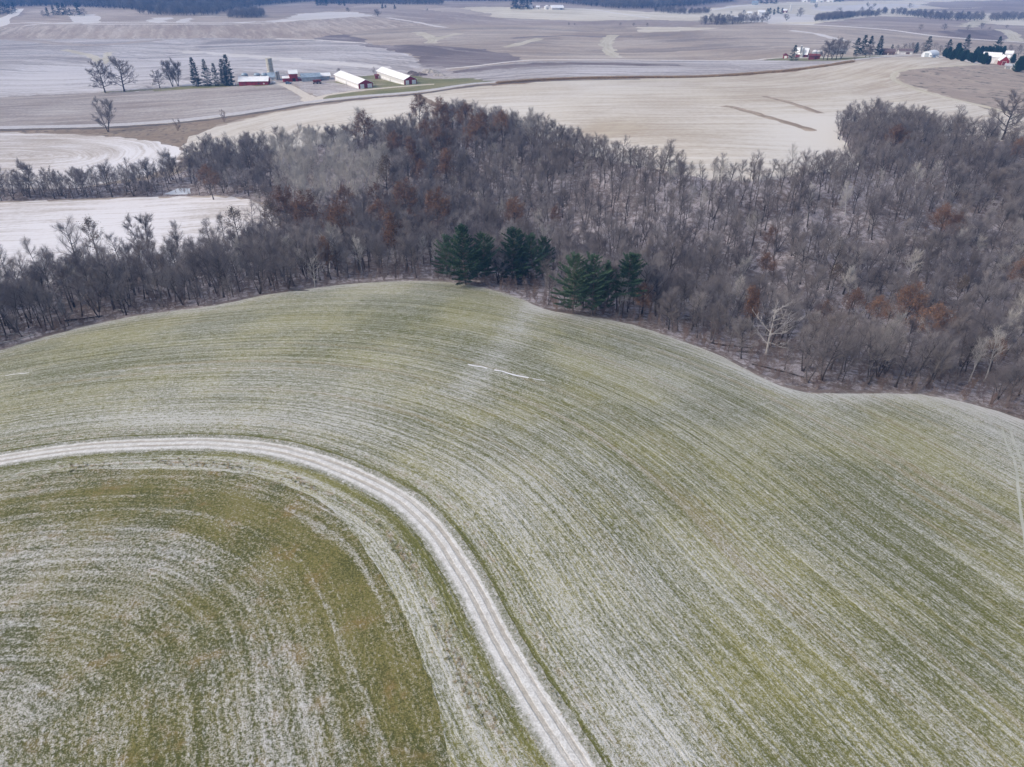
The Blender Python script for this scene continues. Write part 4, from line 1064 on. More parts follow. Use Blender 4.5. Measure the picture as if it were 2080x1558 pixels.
for k, u, vb, hp, lb in [("spruce",400,175,58,"dark spruce standing apart, farthest from the red barns"),("spruce_narrow",424,175,55,"narrow dark spruce in the barn row"),("spruce_narrow",442,175,47,"shortest dark spruce in the barn row"),
 ("spruce",458,174,54,"full dark spruce joined to the tallest spruce"),("spruce",468,174,63,"tallest dark spruce, next to the long red barn")]:
    put(k, u, vb, hp, lb, "spruce_tree", "spruce", SG, 0.95)
RG = "evergreens round the right farm"
for k, u, vb, hp, sx, lb in [("spruce_ragged",1611,124,33,1.2,"dark spruce hiding the red shed of the right farm"),("spruce_ragged",1739,113,36,1.2,"ragged dark spruce with twin tops, nearer the bare trees"),("spruce_ragged",1752,112,41,1.1,"middle spruce of the dark trio"),
 ("spruce_ragged",1763,112,39,1.1,"spruce of the dark trio nearest the lone tall one"),("spruce",1783,112,40,1.1,"lone leaning spruce beside the white shed"),("spruce_narrow",1810,109,19,1.2,"small thin spruce behind the brown house"),
 ("spruce",1859,108,22,1.3,"short dark spruce left of the white hoop shed"),("spruce_narrow",1881,105,32,1.5,"sparse tall spruce rising behind the hoop shed"),("spruce_narrow",1960,106,36,1.2,"tall pointed spruce above the cedar windbreak"),
 ("spruce_ragged",2022,110,36,1.1,"tall spruce above the white building"),("spruce_ragged",1925,108,28,1.2,"dark bushy spruce at the start of the windbreak"),("cedar",1944,110,22,1.4,"broad grey-green evergreen behind the windbreak"),
 ("cedar",2066,146,30,1.4,"big dark cedar at the right frame edge"),("cedar",2056,128,18,1.3,"dark cedar behind the red-roofed barn"),("cedar",2078,142,34,1.4,"dark cedar cut by the right frame edge"),("cedar",2006,131,17,1.2,"low dark cedar before the white building")]:
    put(k, u, vb, hp, lb, "spruce_tree" if "spruce" in lb else "cedar_tree", "evergreen", RG, sx)
WBg = "dark cedars of the windbreak in a row"
for i in range(13):
    u = 1918 + i * 7.2; v = 112 + i * 1.0 + (i % 3) * 2.2
    put("cedar", u, v + 3, 17 + (i * 5 % 7), "dark green cedar in the windbreak along the drive", "cedar_tree", "evergreen", WBg, 1.25)
for i in range(8):
    put("cedar", 1983 + i * 7.5, 112 + (i % 2) * 2, 17 + (i * 3 % 6), "dark cedar in the hedge behind the white building", "cedar_tree", "evergreen", "dark cedars behind the white building", 1.3)
BG = "bare trees of the right farm"
for i, (u, v, h) in enumerate([(1672,121,36),(1680,122,38),(1689,120,36),(1698,121,40),(1708,119,38),(1758,116,22),(1766,117,24)]):
    put(["vase", "open_oak_b"][i % 2], u, v, h, "bare farmyard tree in the grove beside the red cribs" if i < 5 else "bare tree in front of the dark spruce trio", "bare_tree", "tree", BG)
for i in range(9):
    put("hedge_round", 1822 + i * 12.5, 106 + (i % 3), 14 + (i * 3 % 7), "brownish bare tree in the belt behind the brown house", "bare_tree", "tree", "bare belt behind the brown house", 1.2)
for i, (u, v, h) in enumerate([(2050,112,20),(2068,114,22),(2085,116,20),(2052,125,12),(1736,122,12)]):
    put("hedge_round", u, v, h, "bare hedge tree by the far right sheds" if i < 4 else "small bare bush by the right farm's lane", "bare_tree", "tree", BG)

# ------------------------------------------------------------------ the wood itself
left_g = resample(line(WOOD_LEFT, 3), False, 60, 3.0)
fi = [i for i, r in enumerate(REG) if r['name'] == 'forest_floor'][0]
WOOD = resample(ground(*smooth(REG[fi]['pix'], True, 6).T)[:, :2], True, 60, 3.0)
pts = scatter(WOOD, 4.3)
rim = resample(line(WOOD_TOP), False, 1e9, 4.2); rim = rim + rng.normal(0, 1.3, rim.shape)
pts = np.vstack([pts, rim])
P3 = np.column_stack([pts, H(pts[:, 0], pts[:, 1])])
px, dz = to_pix(P3)
de = dist_to(pts, edge_g)
hill = np.clip(np.minimum((px[:, 0] - 1000) / 120, (1960 - px[:, 0]) / 120), 0, 1) * np.clip(np.minimum((px[:, 1] - 345) / 30, (565 - px[:, 1]) / 40), 0, 1)
hill = np.clip(hill, 0, 1) * (px[:, 1] > 0)
keep = rng.random(len(pts)) > hill * 0.06
grove = ground(np.array([560., 590, 640, 720, 785, 795, 700, 640, 590]), np.array([330., 306, 300, 330, 350, 412, 420, 444, 420]))[:, :2]
keep &= ~inside(pts, grove) | (rng.random(len(pts)) < 0.10)
tk = np.array(TAKEN)
keep &= np.min(((pts[:, None] - tk[None]) ** 2).sum(-1), axis=1) > 2.6 ** 2
keep &= de > 2.2
keep &= ((pts - g1(2036, 293)[:2]) ** 2).sum(1) > 14 ** 2
pond = ground(np.array([338., 345, 368, 390, 396, 370]), np.array([398., 380, 374, 380, 396, 402]))[:, :2]
keep &= ~inside(pts, pond)
# the oaks, aspens and birches stand in small openings: nothing tall right before them
for t in tk:
    dv = pts - t; r_ = np.linalg.norm(t); al = -(dv @ t) / r_; ac = np.abs(dv[:, 0] * t[1] - dv[:, 1] * t[0]) / r_
    keep &= ~((al > 0) & (al < 9.5) & (ac < 3.2))
for u, v in ((1557, 720), (1999, 775), (1968, 778), (1257, 642), (882, 545), (1526, 660), (1822, 660), (1884, 700)):
    t = g1(u, v)[:2]; dv = pts - t; r_ = np.linalg.norm(t); al = -(dv @ t) / r_; ac = np.abs(dv[:, 0] * t[1] - dv[:, 1] * t[0]) / r_
    keep &= ~((al > 0) & (al < 15.0) & (ac < 2.8))
# leave the pines visible from the grass side
for u, v in ((925, 585), (960, 590), (1045, 588), (1090, 592), (1165, 648), (1205, 654), (1250, 655), (1557, 722)):
    c = g1(u, v)[:2]; keep &= ((pts - c) ** 2).sum(1) > 7.5 ** 2
pts, P3, px, dz, de, hill = pts[keep], P3[keep], px[keep], dz[keep], de[keep], hill[keep]
hts = np.clip(np.where(rng.random(len(pts)) < 0.25, rng.normal(7.0, 1.0, len(pts)), rng.normal(10.6, 1.6, len(pts))), 5.0, 14.5) * np.where(de < 7, 0.85, 1.0) * np.where(np.minimum(dist_to(pts, wood_g), dist_to(pts, left_g)) < 9, 0.78, 1.0)
KEYS = ["slender", "straight", "leaning", "forked", "broad", "bushy", "crooked", "many_stemmed", "sparse", "sparse_tall", "pale_tall", "birch"]
W1 = np.array([.13, .16, .10, .13, .13, .16, .07, .10, .01, .01, .022, .010]); W2 = np.array([.20, .14, .06, .05, .03, .02, .05, .04, .22, .19, .025, .012])
def choose(hl, m):
    w = W1 * (1 - hl) + W2 * hl
    return rng.choice(len(KEYS), p=w / w.sum())
pick = np.array([choose(a, 0) for a in hill])
pick = np.where((pick >= 10) & (de < 14), pick - 9, pick)
seen = (px[:, 0] > -20) & (px[:, 0] < 2100) & (px[:, 1] > 0) & (px[:, 1] < 1600) & (dz > 0)
order = np.argsort(np.where(seen, dz / hts, 1e9))[:296]
indiv = np.zeros(len(pts), bool); indiv[order] = True
LOOK = {"slender": "slender bare grey tree", "straight": "straight bare tree", "leaning": "leaning bare tree", "forked": "bare tree forked in two", "broad": "broad bare tree",
        "bushy": "dense twiggy bare tree", "crooked": "crooked bare tree", "many_stemmed": "bare tree of three stems", "sparse": "sparse thin bare tree", "sparse_tall": "tall sparse bare tree", "pale_tall": "pale bare tree", "birch": "thin whitish tree"}
LAND = [(905,575,"the first pine clump"),(1070,580,"the second pine clump"),(1190,640,"the lowest pine clump"),(1557,712,"the white dead tree"),(1526,660,"the tall orange oak"),(1822,660,"the bright wide oak"),
        (1884,700,"the tan-orange oak"),(1985,776,"the twin white birches"),(636,600,"the bleached crooked tree"),(736,560,"the thin white leaning stem"),(673,545,"the small lone orange oak"),
        (497,575,"the pale feathery crown"),(373,558,"the white dead crown"),(128,640,"the whitish leaning trunk"),(257,570,"the white dead branches"),(1300,640,"the dull oak past the pines"),
        (1420,690,"the bend of the wood edge"),(1660,790,"the hollow of the field edge"),(2060,820,"the right corner of the wood"),(20,690,"the left corner of the wood"),(440,610,"the left margin of the wood")]
GRP = "bare trees along the near side of the wood"
for i in order:
    k = KEYS[pick[i]]
    d2 = [(px[i, 0] - a) ** 2 + (1.8 * (px[i, 1] - b)) ** 2 for a, b, _ in LAND]
    a, b, nm = LAND[int(np.argmin(d2))]
    dx, dy = px[i, 0] - a, 1.8 * (px[i, 1] - b)
    rel = ("left of" if dx < 0 else "right of") if abs(dx) > abs(dy) else ("in front of" if dy > 0 else "behind")
    far = " well" if abs(dx) + abs(dy) > 90 else " just"
    size = "tall " if hts[i] > 11.6 and not LOOK[k].startswith("tall") else ("short " if hts[i] < 8.6 else "")
    lab = size + LOOK[k] + far + " " + rel + " " + nm
    plant(k, P3[i], hts[i], lab, "tree", "bare_tree", GRP, rz=rng.uniform(0, 6.28))
rest = ~indiv
mass("distant_wood", "dense leafless grey wood filling the valley beyond the edge trees", P3[rest], rng.uniform(0, 6.28, rest.sum()), hts[rest], pick[rest], KEYS)
print("wood trees", len(pts))

# undergrowth: thick on the margin, thin under the trees
u1 = scatter(WOOD, 1.9); d1 = dist_to(u1, edge_g)
k1 = rng.random(len(u1)) < np.where(d1 < 3, 0.9, np.where(d1 < 7, 0.6, np.where(d1 < 25, 0.30, 0.14))); k1 &= d1 > 0.2
pm = np.array([g1(u, v)[:2] for u, v in ((945, 590), (1070, 590), (1190, 650))])
u1 = u1[k1]; q1 = np.column_stack([u1, H(u1[:, 0], u1[:, 1])])
vis = to_pix(q1)[1]; near = (vis > 0) & (vis < 520)
q1 = q1[near]; d1 = d1[k1][near]
mass("undergrowth", "low brown brush along the margin and under the wood", q1, rng.uniform(0, 6.28, len(q1)), np.where(d1 < 5, rng.uniform(0.8, 3.0, len(q1)), rng.uniform(1.0, 3.4, len(q1))),
     rng.integers(0, 3, len(q1)), ["shrub0", "shrub1", "shrub2"])

# ragged grass beside the track
tg = make_guide(TRACK, 10.0); tl = resample(tg, False, 1e9, 0.16)
tt_ = np.gradient(tl, axis=0); tt_ /= np.linalg.norm(tt_, axis=1)[:, None] + 1e-9
tn = np.stack([-tt_[:, 1], tt_[:, 0]], -1)
def verge(name, label, off, sd, keep_, h0, h1, keys):
    kp = rng.random(len(tl)) < keep_
    q = tl[kp] + tn[kp] * (off + rng.normal(0, sd, kp.sum()))[:, None]
    q = q[(q[:, 1] > 12) & (q[:, 1] < 190)]
    mass(name, label, np.column_stack([q, H(q[:, 0], q[:, 1])]), rng.uniform(0, 6.28, len(q)), rng.uniform(h0, h1, len(q)), rng.integers(0, len(keys), len(q)), keys)
clump = np.clip(np.sin(np.arange(len(tl)) * .05) + np.sin(np.arange(len(tl)) * .017 + 1) + .35, 0.05, 1)
verge("dead_grass", "dead tan grass tufts along the inside of the track", -5.2, .55, clump * .8, .25, .6, ["dry_tuft", "dry_tuft", "green_tuft"])
verge("verge_grass", "rough green grass along the outer side of the track", 1.95, .25, .8, .10, .28, ["green_tuft", "green_tuft", "dry_tuft"])
verge("verge_grass", "rough green grass along the inner side of the track", -2.5, .35, .6, .10, .26, ["green_tuft", "dry_tuft"])
# a strip of dry stalks left standing along the road
sl = resample(line([(1010,170),(1100,163.5),(1200,160),(1300,158.5),(1400,158),(1480,154.5),(1540,150),(1600,145),(1670,136.5),(1735,126)]), False, 1e9, 0.55)
sq = np.vstack([sl + rng.normal(0, .25, sl.shape) + np.array([0, r_ * .8]) for r_ in range(5)])
mass("standing_stalks", "strip of dry brown stalks left standing along the road", np.column_stack([sq, H(sq[:, 0], sq[:, 1])]), rng.uniform(0, 6.28, len(sq)), rng.uniform(1.6, 2.4, len(sq)), rng.integers(0, 2, len(sq)), ["stalks", "stalks"])
# fallen trunks
def fallen(u, v, L, az, mat, label):
    rg = np.random.default_rng(int(u * 7 + v))
    A = Limbs(); p, _ = chain((-L / 2, 0, 0.22), (1, 0, 0.0), L, 7, rg, (0, 0, 0), 0.035)
    A.add(p, np.linspace(0.24, 0.09, 7), 7)
    for i in range(6):
        t = 0.45 + 0.09 * i; q, d = at_t(p, t)
        bp, _ = chain(q, side_dir(d, rg.uniform(0.3, 2.8), R(45)), L * rg.uniform(.12, .26), 4, rg, (0, 0, 0), .15)
        A.add(bp, [.07, .055, .035, .015], 4)
    me = mesh_from("fallen_trunk", *A.arrays(), mat)
    o = bpy.data.objects.new("fallen_trunk", me); COL.objects.link(o)
    c = g1(u, v); o.location = c; o.rotation_euler = (0, 0, R(az))
    tag(o, label, "log", "fallen trunks in the wood")
for a in [(38,679,7,10,MB_DEAD,"pale fallen trunk by the left corner of the wood"),(24,697,9,20,MB_DEAD,"long whitish log lying on the margin at the left frame edge"),(258,634,6,-20,MB_DEAD,"bleached log on the margin of the left wood"),
          (170,650,8,12,MB_BARK,"dark fallen trunk on the left margin"),(1380,650,8,8,MB_DEAD,"pale log under the trees past the pines"),(1485,707,9,-24,MB_BARK,"dark log on the margin below the dead tree"),
          (1580,752,10,-22,MB_BARK,"long dark log where the field edge turns"),(1784,575,9,-15,MB_BARK,"dark log on the snowy hillside"),(1635,523,7,-50,MB_BARK,"dark log lying downhill on the bare hillside"),
          (1512,717,6,-10,MB_BARK,"short dark log behind the dead tree"),(620,590,8,-5,MB_BARK,"dark log on the margin under the bleached tree"),(1240,418,9,40,MB_DEAD,"pale log high on the bare hillside")]:
    fallen(*a)

# ------------------------------------------------------------------ far woods, hedges and single trees
def far_mass(name, label, poly, step, h0, h1, keys, near_r=0, far_r=3400):
    w = resample(ground(*np.vstack([np.linspace(a, b, 10, endpoint=False) for a, b in zip(np.array(poly, float), np.roll(np.array(poly, float), -1, 0))]).T)[:, :2], True, 60, 5)
    q = scatter(w, step); r = np.linalg.norm(q, axis=1); q = q[(r < far_r)]
    if not len(q): return
    p = np.column_stack([q, H(q[:, 0], q[:, 1])])
    mass(name, label, p, rng.uniform(0, 6.28, len(p)), rng.uniform(h0, h1, len(p)), rng.integers(0, len(keys), len(p)), keys)
FK = ["far_round", "far_broad", "hedge_round"]
far_mass("far_wood", "blue-grey wood on the horizon slope at the left", [(-400,-14),(640,-14),(640,3),(560,9),(470,18),(430,26),(300,22),(200,16),(140,14),(90,12),(40,14),(-400,20)], 11, 10, 16, FK)
far_mass("far_wood", "blue-grey wood in the hollow behind the left hill", [(270,27),(330,23),(420,26),(470,20),(540,12),(470,22),(430,32),(330,32)], 9, 7, 12, FK)
far_mass("far_wood", "blue-grey wood on the horizon slope in the middle", [(860,-14),(1500,-14),(1490,4),(1440,8),(1420,12),(1330,18),(1250,18),(1180,11),(1130,6),(1040,3),(900,3)], 11, 10, 16, FK)
far_mass("far_hedge", "dark hedge line below the middle horizon wood", [(640,4),(800,6),(900,8),(900,10),(780,9),(640,8)], 9, 8, 14, FK)
far_mass("far_hedge", "brushy thicket below the left hill shoulder", [(462,37),(490,30),(520,28),(540,30),(530,36),(500,37)], 7, 6, 11, FK)
far_mass("far_hedge", "scrubby line below the middle horizon wood", [(1330,22),(1400,26),(1440,24),(1440,28),(1390,30),(1330,26)], 8, 5, 9, FK)
far_mass("far_hedge", "long tree belt across the far right plain", [(1740,27),(1830,31),(1890,40),(1960,43),(1998,42),(2000,38),(1960,37),(1890,34),(1830,27)], 10, 6, 11, FK)
far_mass("far_hedge", "second tree belt at the far right edge", [(2000,44),(2080,41),(2400,42),(2400,36),(2080,36),(2010,39)], 10, 6, 11, FK)
far_mass("far_hedge", "scrub on the crest right of the middle", [(1420,50),(1470,50),(1540,47),(1560,44),(1530,44),(1470,46),(1430,47)], 7, 5, 11, FK)
far_mass("far_hedge", "hedge on the crest above the hill lane", [(1655,44),(1700,40),(1740,35),(1725,33),(1690,36),(1655,41)], 6, 5, 9, FK)
far_mass("far_hedge", "bushes below the far right belt", [(1690,33),(1760,30),(1790,31),(1780,34),(1700,36)], 8, 4, 8, FK)
TG = "lone trees on the far plain"
CG = "dark conifers of the far farms"
for i, (k, u, vb, hp, lb) in enumerate([
 ("far_round",708,24,8,"round far bush on the field crest, left one"),("far_round",768,33,13,"larger round far tree on the brown field edge"),("spruce",777,17,10,"small far conifer pair on the crest, left one"),("spruce",783,16,7,"small far conifer pair on the crest, right one"),
 ("spruce",802,18,9,"lone far conifer past the crest pair"),("hedge_round",868,22,5,"low far bush on the purple rise"),("hedge_round",1155,51,5,"small bush on the tan hill's rim, first one"),("hedge_round",1167,51,4,"small bush on the tan hill's rim, second one"),
 ("hedge_round",1260,52,6,"small bush on the tan hill's rim, third one"),("hedge_round",1287,53,6,"small bush on the tan hill's rim, fourth one"),("hedge_round",1314,53,6,"small bush on the tan hill's rim, fifth one"),
 ("vase",1464,50,20,"far bare tree group beside the hill rim"),("hedge_round",1455,51,15,"round far tree left of the bare group"),("hedge_round",1488,50,12,"round far tree right of the bare group"),("vase",1597,42,13,"far bare tree left of the crest scrub"),
 ("vase",1625,34,18,"far bare tree on the pale slope"),("hedge_round",1620,34,7,"low bush beneath the far bare tree"),("vase",1657,17,9,"small bare tree below the hamlet"),("vase",1762,14,9,"far bare tree pair on the pale slope, first"),
 ("vase",1775,15,8,"far bare tree pair on the pale slope, second"),("hedge_round",1765,28,14,"round far tree above the right belt"),("hedge_round",1704,28,12,"round far bush above the hill lane"),("hedge_round",1870,60,10,"bush below the far right belt"),
 ("hedge_round",1918,61,12,"rounder bush below the far right belt"),("hedge_round",1965,61,10,"bush at the head of the grassed gap"),("hedge_round",1994,58,11,"bush beside the grassed gap"),("hedge_round",2009,60,5,"low bush by the striped field"),
 ("hedge_round",2044,57,6,"small bush at the waterway's head"),("hedge_round",1848,16,9,"dark clump at the top right fields"),("hedge_round",1510,30,9,"small far tree by the climbing lane"),("hedge_round",1485,28,5,"tiny far bush on the climbing lane")]):
    put(k, u, vb, hp, lb, "spruce_tree" if "conifer" in lb else ("shrub" if "bush" in lb or "clump" in lb else "bare_tree"), "bush" if "bush" in lb or "clump" in lb else "tree", TG, 1.5)
for i, (k, u, vb, hp) in enumerate([("spruce_ragged",97,33,18),("spruce_ragged",112,31,20),("spruce_ragged",124,31,26),("spruce_ragged",133,30,24),("spruce_ragged",144,32,16),("hedge_round",152,33,13),("spruce_ragged",162,31,26),("hedge_round",172,32,14),("hedge_round",88,34,12)]):
    put(k, u, vb, hp, "dark tree in the far hilltop clump at the left" if "spruce" in k else "bare bush skirting the far hilltop clump", "spruce_tree" if "spruce" in k else "shrub", "tree" if "spruce" in k else "bush", "far hilltop clump at the left", 1.3)
for i, u in enumerate((2, 11, 20, 29, -8)):
    put("spruce_ragged", u, 29 - (i % 2) * 3, 21, "dark blue conifer in the clump by the far white lane", "spruce_tree", "tree", "conifers by the far white lane", 1.4)
for i, u in enumerate((1043, 1050, 1057, 1064, 1072, 1079)):
    put("spruce_ragged", u, 19 - (i % 2), 19 + (i * 3 % 4), "dark conifer in the clump beside the long far shed", "spruce_tree", "tree", "conifers beside the long far shed", 1.5)
for i, u in enumerate((1557, 1564, 1572, 1580, 1587)):
    put("spruce_ragged", u, 31 - (i % 2) * 2 - i * .5, 14 - (i % 3), "dark conifer in the clump of the far silo farm", "spruce_tree", "tree", "conifers of the far silo farm", 1.5)
for i, u in enumerate((1538, 1546, 1556, 1566, 1575)):
    put("spruce_ragged", u, 8 - (i % 2), 13, "blue-dark conifer near the top frame edge above the silo farm", "spruce_tree", "tree", "conifers at the top frame edge", 1.6)
for i, u in enumerate((646, 654, 662, 690, 700)):
    put("spruce_ragged", u, 12 - (i % 2), 14 if i < 3 else 9, "dark blue conifer in the far hedge above the snowy ploughland", "spruce_tree", "tree", "conifers in the far hedge", 1.6)

# ------------------------------------------------------------------ farm buildings
MT = {
 "red": flat("barn_red", (0.25, 0.020, 0.026), 0.7, 0.25, 0.5), "dred": flat("dull_red", (0.16, 0.040, 0.040), 0.8, 0.25, 0.6),
 "white_roof": flat("white_metal_roof", (0.80, 0.81, 0.82), 0.5, 0.05, 0.4), "white": flat("white_paint", (0.74, 0.74, 0.74), 0.7, 0.08, 0.7),
 "siding": flat("pale_siding", (0.58, 0.57, 0.56), 0.7, 0.12, 0.8), "blue_roof": flat("blue_grey_roof", (0.30, 0.37, 0.44), 0.45, 0.2, 0.5, 0.2), "bin": flat("galvanised", (0.36, 0.41, 0.46), 0.4, 0.15, 0.6, 0.4),
 "dark": flat("dark_opening", (0.02, 0.02, 0.022), 0.9, 0.2), "tan": flat("stave_concrete", (0.50, 0.475, 0.41), 0.9, 0.25, 1.2), "grey": flat("grey_concrete", (0.26, 0.27, 0.28), 0.9, 0.2, 0.9),
 "brown": flat("brown_wall", (0.14, 0.085, 0.075), 0.8, 0.2), "brown_roof": flat("brown_roof", (0.15, 0.11, 0.11), 0.9, 0.2), "grey_roof": flat("grey_roof", (0.42, 0.43, 0.45), 0.6, 0.15), "glass": flat("dim_glass", (0.05, 0.06, 0.07), 0.15, 0.1),
 "rust": flat("rusty_red", (0.16, 0.03, 0.03), 0.6, 0.3), "tyre": flat("tyre_rubber", (0.03, 0.03, 0.03), 0.9, 0.2), "car_white": flat("white_car_paint", (0.70, 0.72, 0.75), 0.3, 0.03), "car_blue": flat("blue_car_paint", (0.16, 0.24, 0.36), 0.3, 0.05),
 "rubble": flat("rubble_heap", (0.36, 0.33, 0.30), 0.95, 0.45, 0.5), "manure": flat("dark_heap", (0.13, 0.105, 0.10), 0.95, 0.4, 0.5), "hoop": flat("hoop_cover", (0.72, 0.76, 0.80), 0.6, 0.06)}

def prism(poly, y0, y1):
    """profile (x,z) swept along y"""
    n = len(poly)
    V = [(x, y0, z) for x, z in poly] + [(x, y1, z) for x, z in poly]
    F_ = [tuple(range(n))[::-1], tuple(range(n, 2 * n))] + [(i, (i + 1) % n, n + (i + 1) % n, n + i) for i in range(n)]
    return V, F_
def box(x0, x1, y0, y1, z0, z1): return prism([(x0, z0), (x1, z0), (x1, z1), (x0, z1)], y0, y1)
def piece(name, shapes, mat, parent, smooth_=False):
    V, F_ = [], []
    for v, f in shapes:
        o = len(V); V += list(v); F_ += [tuple(i + o for i in q) for q in f]
    me = bpy.data.meshes.new(name); me.from_pydata([tuple(map(float, v)) for v in V], [], F_)
    bm = bmesh.new(); bm.from_mesh(me); bmesh.ops.recalc_face_normals(bm, faces=bm.faces); bm.to_mesh(me); bm.free()
    if smooth_: me.polygons.foreach_set("use_smooth", np.ones(len(me.polygons), bool))
    me.materials.append(mat); ob = bpy.data.objects.new(name, me); COL.objects.link(ob); ob.parent = parent
    return ob
def revolve(prof, k=20):
    """profile (r,z) turned about the upright axis"""
    V = [(r * math.cos(2 * math.pi * i / k), r * math.sin(2 * math.pi * i / k), z) for r, z in prof for i in range(k)]
    F_ = [(a * k + i, a * k + (i + 1) % k, (a + 1) * k + (i + 1) % k, (a + 1) * k + i) for a in range(len(prof) - 1) for i in range(k)]
    F_ += [tuple(range(k))[::-1], tuple(range((len(prof) - 1) * k, len(prof) * k))]
    return V, F_
def thing(name, loc, rz, label, cat, group=None):
    e = bpy.data.objects.new(name, None); COL.objects.link(e); e.location = loc; e.rotation_euler = (0, 0, rz)
    return tag(e, label, cat, group)

def across_view(A, a, b, yaw=None):
    """the far end of a front that reads (b - a) pixels wide, square to the line of sight but for a small turn"""
    if yaw is None: yaw = (int(a[0] * 7.3) % 31) - 15
    w = (b[0] - a[0]) / px_per_m(A) / math.cos(R(yaw))
    t = np.array([A[1], -A[0]]) / math.hypot(A[0], A[1])
    t = np.array([t[0] * math.cos(R(yaw)) - t[1] * math.sin(R(yaw)), t[0] * math.sin(R(yaw)) + t[1] * math.cos(R(yaw))])
    B = A[:2] + t * w
    return np.array([B[0], B[1], float(H(B[0], B[1]))])

def gable_building(name, label, a, b, c=None, length=None, wall=3.0, rise=2.5, wall_mat="red", roof_mat="white_roof", side_mat=None, over=0.5, cat="barn", group=None, gambrel=False, front_doors=(), side_doors=(), windows=(), roof_t=0.16, trim=None, width=None, yaw=None, ends=None):
    """front gable stands from ground pixel a to ground pixel b (length runs back from it); local x across, y back"""
    if ends is not None:
        A_, B_ = ends; back = (A_ - B_)[:2]; back = back / np.linalg.norm(back)
        ax_ = np.array([back[1], -back[0]]); A = B_; B = np.array([*(B_[:2] + ax_ * width), B_[2]]); a = b = (0, 0)
    else:
        A = g1(*a); B = g1(*b)
    if c is None and ends is None: B = across_view(A, a, b, yaw)
    ax = (B - A)[:2]; w = np.linalg.norm(ax) if width is None else width; ax = ax / np.linalg.norm(ax)
    back = np.array([-ax[1], ax[0]])
    if c is not None:
        C = g1(*c); bk = (C - A)[:2]
        if length is None: length = np.linalg.norm(bk)
        back = bk / np.linalg.norm(bk); ax2 = np.array([back[1], -back[0]])
        w = abs(np.dot((B - A)[:2], ax2)) if width is None else width; ax = ax2
    rz = math.atan2(ax[1], ax[0])
    org = A[:2]
    cs = [org + ax * i * w + back * j * length for i in (0, 1) for j in (0, 1)]
    z = float(np.min(H(np.array([q[0] for q in cs]), np.array([q[1] for q in cs]))))
    print(name, "w %.1f l %.1f" % (w, length))
    e = thing(name, (org[0], org[1], z), rz, label, cat, group)
    L = length; zb = -0.6
    zt = float(H(org[0], org[1])) - z
    wall += max(0.0, zt)
    if gambrel: prof = [(0, zb), (w, zb), (w, wall), (w * .86, wall + rise * .62), (w / 2, wall + rise), (w * .14, wall + rise * .62), (0, wall)]
    else: prof = [(0, zb), (w, zb), (w, wall), (w / 2, wall + rise), (0, wall)]
    piece("gable_wall", [prism(prof, 0, 0.25)], MT[wall_mat], e); piece("gable_wall", [prism(prof, L - 0.25, L)], MT[wall_mat], e)
    piece("side_wall", [box(0, .22, .25, L - .25, zb, wall)], MT[side_mat or wall_mat], e); piece("side_wall", [box(w - .22, w, .25, L - .25, zb, wall)], MT[side_mat or wall_mat], e)
    rp = prof[2:]
    o = over; ex = [(rp[0][0] + o, rp[0][1] - o * rise / (w / 2) * (1.6 if gambrel else 1.0))] + [(x, z_) for x, z_ in rp[1:-1]] + [(rp[-1][0] - o, rp[-1][1] - o * rise / (w / 2) * (1.6 if gambrel else 1.0))]
    ex = [(x, z_ + 0.02) for x, z_ in ex]
    rfp = ex + [(x, z_ + roof_t) for x, z_ in ex[::-1]]
    roof = piece("roof", [prism(rfp, -o, L + o)], MT[roof_mat], e)
    if trim:
        piece("ridge_cap", [prism([(w / 2 - .35, wall + rise + roof_t - .12), (w / 2, wall + rise + roof_t + .10), (w / 2 + .35, wall + rise + roof_t - .12)], -o, L + o)], MT[trim], roof)
    for x0, x1, h_, mt in front_doors:
        d = piece("door", [box(w * x0, w * x1, -0.06, 0.0, 0.0 + zt, h_ + zt)], MT[mt], e)
        piece("door_frame", [box(w * x0 - .12, w * x0, -0.08, 0.0, zt, h_ + zt + .12), box(w * x1, w * x1 + .12, -0.08, 0.0, zt, h_ + zt + .12), box(w * x0, w * x1, -0.08, 0, h_ + zt, h_ + zt + .12)], MT["white"], d)
    for s_, y0, y1, z0, z1, mt in side_doors:
        x = (-0.06, 0.0) if s_ < 0 else (w, w + 0.06)
        piece("door" if z0 < .3 else "window", [box(x[0], x[1], L * y0, L * y1, z0, z1)], MT[mt], e)
    return e, w, L

BARNS = "hog barns with white roofs"
def hog_barn(label, a, b, c):
    e, w, L = gable_building("hog_barn", label, a, b, c, wall=3.2, rise=2.1, wall_mat="red", roof_mat="white_roof", side_mat="siding", over=.6, group=BARNS,
        front_doors=[(.13, .37, 2.6, "white"), (.64, .93, 2.6, "white")], trim="white",
        side_doors=[(-1, .02 + .105 * i, .02 + .105 * i + .092, 1.0, 2.5, "white") for i in range(9)] + [(-1, .485, .505, 0.0, 2.6, "dark")])
    piece("sill_board", [box(-.05, 0, .3, L - .3, .0, .85)], MT["siding"], e)
    piece("vent", [prism([(w * .5 - .5, 5.35), (w * .5 + .5, 5.35), (w * .5 + .3, 5.95), (w * .5 - .3, 5.95)], L * t, L * t + 1.2) for t in (.2, .5, .8)], MT["white"], e)
hog_barn("hog barn nearer the red barns, white roof and red gable with two white doors", (729, 180.5), (757, 177), (680.5, 163.5))
hog_barn("hog barn farther from the red barns, white roof beside the rubble heap", (821.5, 172.5), (848, 170), (766.5, 158))
